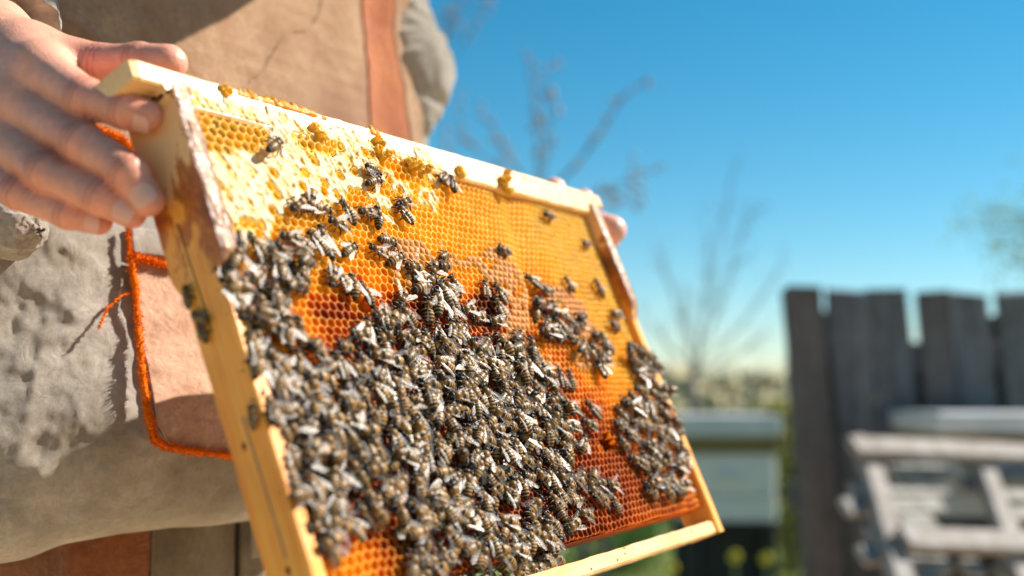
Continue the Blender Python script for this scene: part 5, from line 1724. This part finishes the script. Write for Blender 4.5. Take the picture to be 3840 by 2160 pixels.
nail('middle', .15, 10.5, .80); nail('ring', .1, 10, .78); nail('index', .75, 10, .7); nail('little', .3, 7.5, .7)

# ------------------------------------------------------------------ clothes
C_GREY1, C_GREY2 = (.40, .35, .29), (.62, .56, .49)
M_SMOCK = mat_fabric('grey_canvas', C_GREY1, C_GREY2, 900, .22, stain=(.26, .20, .12))
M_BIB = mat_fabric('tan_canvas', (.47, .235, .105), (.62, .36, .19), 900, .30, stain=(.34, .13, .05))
M_POCK = mat_fabric('tan_twill', (.50, .27, .165), (.64, .41, .28), 900, .30, ribs=420)
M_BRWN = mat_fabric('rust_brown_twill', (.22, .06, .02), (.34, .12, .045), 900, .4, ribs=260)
M_TAUPE = mat_fabric('taupe_canvas', (.22, .15, .09), (.36, .26, .17), 900, .25, stain=(.12, .07, .04))
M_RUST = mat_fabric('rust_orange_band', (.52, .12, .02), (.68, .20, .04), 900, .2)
M_ORNG = mat_plain('orange_chenille_cord', (.86, .21, .010), .9, .3, 900, .05, .0015, col2=(.55, .08, .005))

def AB(z):
    """half-widths of the smock at height z: narrow at the hem tuck, bloused above it"""
    z = np.asarray(z, float)
    bl = np.exp(-((z - 1.125) / .06) ** 2)
    a = .300 + .010 * bl + .008 * np.clip((z - 1.3) / .3, 0, 1)
    b = .160 + .022 * bl - .062 * np.clip((z - 1.13) / .37, 0, 1)
    return a, b
def folds(th, z):
    s = th * .19
    f = .0065 * fbm(s * 8 + z * 2, z * 3.0, 501, 2)
    # long vertical drapes
    f = f + .0030 * np.sin(s * 40 + 3.0 * vnoise(z * 4, s * 2, 502)) * np.clip((1.34 - z) / .15, 0, 1) * np.clip(-th * 1.2 + .35, 0, 1)
    f = f + .0045 * np.sin(s * 95 + 2.2 * vnoise(z * 2.5, s * 6, 504)) * np.clip((z - 1.33) / .06, 0, 1) * (.55 + .45 * vnoise(s * 10, z * 3, 505))
    # diagonal wrinkles, crisp
    for k, (ang, fr, am, sd) in enumerate(((.9, 24, .0017, 510), (-.6, 30, .0012, 511), (1.25, 60, .0007, 512), (.2, 75, .0006, 513))):
        p = s * math.cos(ang) + z * math.sin(ang); q = -s * math.sin(ang) + z * math.cos(ang)
        w_ = vnoise(p * fr * .3, q * fr, sd)
        f = f + am * (1 - np.sqrt(w_ * w_ + .02) * 2.2)
    f = f + .0009 * fbm(s * 160, z * 160, 520, 2)
    return f
def hem(th):
    s = th
    return 1.052 + .010 * np.sin(s * 2.1 + 1.9) + .012 * np.exp(-((s - .33) / .10) ** 2) + .004 * vnoise(s * 5, 0, 530)
def torso_hit(px, py, off=0.0):
    """where the ray through a photo point meets the smock: (th, z)"""
    d = c2w_dir(np.array([(px - 1920) / FPX, (py - 1080) / FPX, 1.0]))
    best = None
    t = .6
    while t < 1.3:
        p = CAM + d * t; r = p[:2] - TC; a, b = AB(p[2])
        e, g = r @ EX, r @ GX
        if e > 0: e = e / .78
        if abs(e / (a + off)) ** (2 / SP) + abs(g / (b + off)) ** (2 / SP) < 1: break
        t += .001
    return math.atan2(math.copysign(abs(e / a) ** (1 / SP), e), math.copysign(abs(g / b) ** (1 / SP), g)), float(p[2])

def cloth_patch(name, TH, Z, mat, off=0.003, thick=.0025, foldk=1.0, lab=None, parent=None, extra=None):
    a, b = AB(Z); o_ = off + foldk * folds(TH, Z)
    if extra is not None: o_ = o_ + extra
    e = (SI(TH) * (a + o_))[..., None] * EX + (CO(TH) * (b + o_))[..., None] * GX
    P = np.concatenate([e + TC, Z[..., None]], -1)
    nrm = (np.sin(TH))[..., None] * EX + (np.cos(TH))[..., None] * GX
    Pin = P.copy(); Pin[..., :2] -= nrm * thick
    n, m = TH.shape; i = np.arange(n * m).reshape(n, m)
    q = np.stack([i[:-1, :-1], i[1:, :-1], i[1:, 1:], i[:-1, 1:]], -1).reshape(-1, 4)
    K = n * m
    bd = np.concatenate([i[:-1, 0], i[-1, :-1], i[1:, -1][::-1], i[0, 1:][::-1]])
    bd2 = np.roll(bd, -1)
    rim = np.stack([bd, bd2, bd2 + K, bd + K], -1)
    V = np.concatenate([P.reshape(-1, 3), Pin.reshape(-1, 3)]) - PB
    o = mk(name, V, [q, q[:, ::-1] + K, rim[:, ::-1]], mat, parent or person)
    if lab: o['label'] = lab
    return o
def grid(t0, t1, z0, z1, step=.0022):
    nt = max(3, int(abs(t1 - t0) * .19 / step)); nz = max(3, int((z1 - z0) / step))
    return np.meshgrid(np.linspace(t0, t1, nt), np.linspace(z0, z1, nz), indexing='ij')
# smock body: finely built in front, coarse behind
TH, K = np.meshgrid(np.linspace(-1.75, 1.75, 300), np.linspace(0, 1, 250), indexing='ij')
Zs = hem(TH) + K ** 1.05 * (1.58 - hem(TH))
tuck = -.035 * np.exp(-(K / .012) ** 1.0) - .02 * np.exp(-(K / .05))
cloth_patch('smock', TH, Zs, M_SMOCK, off=.0, extra=tuck, lab='grey canvas smock bloused over the waist')
TH, K = np.meshgrid(np.linspace(1.75, 2 * np.pi - 1.75, 60), np.linspace(0, 1, 40), indexing='ij')
cloth_patch('smock_back', TH, 1.055 + K * .525, M_SMOCK, off=.0, foldk=.5)
# bib: tan panel from the seam down, with a piped lower edge
thR, _z = torso_hit(1368, 300); tR2 = torso_hit(1452, 300)[0]; tR3 = torso_hit(1500, 300)[0]; thL, zL = torso_hit(300, 560)
_, zB = torso_hit(495, 560)
T_, Z_ = grid(thL - .5, thR - .02, zB, 1.575)
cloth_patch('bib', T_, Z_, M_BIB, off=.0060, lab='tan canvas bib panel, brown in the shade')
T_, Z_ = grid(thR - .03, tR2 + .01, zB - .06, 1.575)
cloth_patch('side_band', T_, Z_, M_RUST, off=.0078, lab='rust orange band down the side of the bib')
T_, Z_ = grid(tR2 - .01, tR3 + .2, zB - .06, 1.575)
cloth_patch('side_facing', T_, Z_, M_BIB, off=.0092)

def cord(name, pts, r, off=.006, lab=None, fuzz=1.0, mat=None):
    """fluffy cord laid along photo points on the smock"""
    tz = np.array([torso_hit(*p) for p in pts]); seg = []
    n = 160
    s = np.linspace(0, 1, len(tz)); q = np.linspace(0, 1, n)
    th = np.interp(q, s, tz[:, 0]); z = np.interp(q, s, tz[:, 1])
    for k in range(2):
        th[1:-1] = (th[:-2] + th[1:-1] + th[2:]) / 3; z[1:-1] = (z[:-2] + z[1:-1] + z[2:]) / 3
    a, b = AB(z); o_ = off + folds(th, z)
    P = np.concatenate([(SI(th) * (a + o_))[:, None] * EX + (CO(th) * (b + o_))[:, None] * GX + TC, z[:, None]], -1) - PB
    mb = MB(); mb.tube(P, r * (1 + .35 * vnoise(np.arange(n) * .6, 0, 7)), seg=8)
    nf = int(3600 * fuzz)
    if nf:
        i = rng.integers(0, n, nf); d = rng.normal(0, 1, (nf, 3)); d /= np.linalg.norm(d, axis=1)[:, None]
        t = rng.normal(0, 1, (nf, 3)); t /= np.linalg.norm(t, axis=1)[:, None]
        b0 = P[i] + d * r * .8 + rng.normal(0, .0006, (nf, 3))
        V = np.stack([b0 - t * .0004, b0 + t * .0004, b0 + d * r * 1.25], 1).reshape(-1, 3)
        mb.put(V, f3=np.arange(3 * nf).reshape(-1, 3))
    o = add(name, mb.data(name, mat or M_ORNG, usecol=False), person)
    if lab: o['label'] = lab
    return o
# pocket
pk = [torso_hit(486, 972), torso_hit(1010, 1015), torso_hit(1010, 1740), torso_hit(585, 1660)]
n, m = 130, 160
S, R_ = np.meshgrid(np.linspace(0, 1, n), np.linspace(0, 1, m), indexing='ij')
q00, q10, q11, q01 = [np.array(q) for q in pk]
TZ = ((1 - S) * (1 - R_))[..., None] * q00 + (S * (1 - R_))[..., None] * q10 + (S * R_)[..., None] * q11 + ((1 - S) * R_)[..., None] * q01
cr_ = np.clip((.12 - S) / .12, 0, 1) * np.clip((R_ - .9) / .1, 0, 1)
TZ[..., 0] += .02 * cr_; TZ[..., 1] += .004 * cr_
sag = .004 * np.sin(np.pi * S) * np.sin(np.pi * R_) + .0011 * np.sin(R_ * 26 + 3 * vnoise(S * 3, R_ * 2, 3)) * np.sin(np.pi * R_)
cloth_patch('pocket', TZ[..., 0], TZ[..., 1], M_POCK, off=.0060, extra=sag, lab='tan twill pocket edged with orange chenille')
cord('piping', [(484, 968), (500, 1100), (512, 1250), (522, 1400), (545, 1560), (566, 1640), (600, 1668), (700, 1690), (900, 1712), (1010, 1725)], .0020, .0095, 'thick fluffy orange piping round the pocket')
cord('piping', [(482, 968), (560, 985), (680, 1012), (900, 1030)], .0020, .0100, fuzz=.8)
cord('piping', [(478, 850), (476, 900), (482, 968)], .0010, .0080, fuzz=.3)
cord('piping', [(180, 430), (330, 480), (440, 520), (520, 585), (620, 640)], .0020, .0085, fuzz=.6)
cord('loose_thread', [(498, 1102), (450, 1115), (400, 1160), (370, 1235)], .0007, .0070, 'loose orange thread hanging from the piping', fuzz=.15)
cord('shade_ridge', [(1195, -20), (1090, 120), (980, 265), (900, 350)], .0009, .0066, 'slanting ridge added to draw a shadow line across the bib', fuzz=0, mat=M_BIB)  # raised ridge added for the thin shade line it makes
# flap above the pocket
f0, f1 = torso_hit(486, 850), torso_hit(760, 985)
T_, Z_ = grid(f0[0], f1[0], f1[1], f0[1])
cloth_patch('pocket_flap', T_, Z_, M_SMOCK, off=.0055)

# trousers / apron skirt under the hem
def skirt(name, t0, t1, mat, off, lab=None, z0=.40, z1=1.10, st=.0035):
    T_, Z_ = np.meshgrid(np.linspace(t0, t1, max(6, int(abs(t1 - t0) * .19 / st))), np.linspace(z0, z1, 160), indexing='ij')
    a = .165 + .04 * np.clip((1.0 - Z_) / .5, 0, 1); b = .118 + .045 * np.clip((1.0 - Z_) / .5, 0, 1)
    o_ = off + .006 * fbm(T_ * 3, Z_ * 3, 601) + .005 * np.sin(T_ * 9 + 2 * vnoise(Z_ * 4, T_, 602)) + .0009 * fbm(T_ * 30, Z_ * 150, 603, 2)
    e = (SI(T_) * (a + o_))[..., None] * EX + (CO(T_) * (b + o_))[..., None] * GX
    P = np.concatenate([e + TC, Z_[..., None]], -1) - PB
    n, m = T_.shape; i = np.arange(n * m).reshape(n, m)
    q = np.stack([i[:-1, :-1], i[1:, :-1], i[1:, 1:], i[:-1, 1:]], -1).reshape(-1, 4)
    o = mk(name, P.reshape(-1, 3), [q], mat, person)
    so_ = o.modifiers.new('thick', 'SOLIDIFY'); so_.thickness = .002; so_.offset = -1
    if lab: o['label'] = lab
def th_at(px, py=2080):
    return torso_hit(px, py, -.03)[0]
tA, tB, tC_ = th_at(300), th_at(815), th_at(850)
skirt('trousers', -3.3, 2.98, M_TAUPE, -.006)
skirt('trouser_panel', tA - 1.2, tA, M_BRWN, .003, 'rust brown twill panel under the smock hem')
skirt('trouser_panel', tA + .01, tB, M_TAUPE, .0025, 'taupe canvas panel under the smock hem')
skirt('trouser_panel', tC_, tC_ + 1.0, M_TAUPE, .0025)
_t, _z2 = th_at(862, 2010), wpix(860, 2010, .86)[2]
T_, Z_ = np.meshgrid(np.linspace(th_at(862), th_at(945), 10), np.linspace(_z2 - .012, _z2 + .018, 10), indexing='ij')
a = .165; b = .118
e = (SI(T_) * (a + .012))[..., None] * EX + (CO(T_) * (b + .012))[..., None] * GX
i = np.arange(100).reshape(10, 10); q = np.stack([i[:-1, :-1], i[1:, :-1], i[1:, 1:], i[:-1, 1:]], -1).reshape(-1, 4)
o = mk('sewn_tag', (np.concatenate([e + TC, Z_[..., None]], -1) - PB).reshape(-1, 3), [q], mat_fabric('pale_cotton_tape', (.40, .30, .22), (.52, .42, .32)), person)
o.modifiers.new('thick', 'SOLIDIFY').thickness = .0015

# sleeves
def sleeve(name, pts, rad, mat, seedn, wr=.006, seg=96, n=150, lab=None, squash=None):
    pts = np.array([c2w(pix(*p)) for p in pts]); s = np.linspace(0, 1, len(pts)); q = np.linspace(0, 1, n)
    P = np.stack([np.interp(q, s, pts[:, k]) for k in range(3)], -1); R = np.interp(q, s, rad)
    for k in range(6):
        P[1:-1] = (P[:-2] + 2 * P[1:-1] + P[2:]) / 4; R[1:-1] = (R[:-2] + R[1:-1] * 2 + R[2:]) / 4
    T = np.gradient(P, axis=0); T /= np.linalg.norm(T, axis=1)[:, None]
    up = np.array([0, 1.0, 0]); V = []
    an = np.linspace(0, 2 * np.pi, seg, endpoint=False)
    for i in range(n):
        u = np.cross(T[i], up); u /= np.linalg.norm(u); v = np.cross(u, T[i]); up = v
        L = q[i] * np.linalg.norm(pts[-1] - pts[0]) * 100
        r = R[i] + wr * fbm(np.cos(an) * 1.6 + L * .10, np.sin(an) * 1.6 + L * .22, seedn, 3) + wr * .45 * (1 - 2 * np.abs(vnoise(L * .9 + np.cos(an) * .8, np.sin(an) * 1.7, seedn + 3))) + .0006 * fbm(an * 12, L * 2.2 + 0 * an, seedn + 5, 2)
        V.append(P[i] + r[:, None] * (np.cos(an)[:, None] * u + np.sin(an)[:, None] * v))
    V = np.array(V); inner = P[[0, -1]][:, None] + (V[[0, -1]] - P[[0, -1]][:, None]) * .86
    # turned-in cuff at the first ring
    V = np.concatenate([(P[0] + (V[0] - P[0]) * .15 + T[0] * .012)[None], (P[0] + (V[0] - P[0]) * .88 + T[0] * .002)[None], V])
    n2 = len(V); i = np.arange(n2 * seg).reshape(n2, seg); j = np.roll(i, -1, axis=1)
    qd = np.stack([i[:-1], j[:-1], j[1:], i[1:]], -1).reshape(-1, 4)
    o = mk(name, V.reshape(-1, 3) - PB, [qd], mat, person)
    if lab: o['label'] = lab
    return o
sleeve('sleeve', [(45, 95, 636), (-10, -20, 660), (-230, -260, 720), (-480, -260, 800), (-700, 100, 860)], [.024, .032, .044, .055, .06], M_SMOCK, 700, wr=.0045, lab='crumpled grey sleeve pushed back from the wrist')
sleeve('sleeve', [(1990, 1080, 990), (1650, 880, 1070), (1455, 620, 1130), (1440, 500, 1150), (1470, 290, 1155), (1405, 60, 1155), (1320, -260, 1150)], [.034, .040, .038, .042, .066, .058, .066], M_SMOCK, 720, wr=.005, lab='far sleeve hanging full at the elbow')
sleeve('loose_cuff', [(150, 872, 655), (118, 862, 658), (40, 850, 668), (-160, 800, 700), (-420, 680, 760)], [.002, .013, .0185, .03, .045], M_SMOCK, 740, wr=.003, lab='loose fold of grey cloth below the near hand')

# unseen wide-brimmed hat added above the view to shade the bib
def shade_hat():
    hd = np.array([TC[0] + GX[0] * .19 - EX[0] * .07, TC[1] + GX[1] * .19 - EX[1] * .07, 1.70])
    V = []; prof = [(.0, .10), (.06, .098), (.088, .08), (.095, .03), (.10, .005), (.16, -.004), (.215, -.014), (.215, -.018), (.16, -.009), (.098, -.004), (.09, .03)]
    for (r, z) in prof:
        for j in range(40):
            a_ = 2 * np.pi * j / 40
            V.append([hd[0] + r * math.cos(a_), hd[1] + r * math.sin(a_), hd[2] + z + .006 * math.sin(a_ * 2)])
    f = [[k * 40 + j, k * 40 + (j + 1) % 40, (k + 1) * 40 + (j + 1) % 40, (k + 1) * 40 + j] for k in range(len(prof) - 1) for j in range(40)]
    mk('shade_hat', np.array(V) - PB, [np.array(f)[:, ::-1]], mat_plain('shade_hat_straw', (.5, .38, .2), .8, .3, 200), person)
shade_hat()
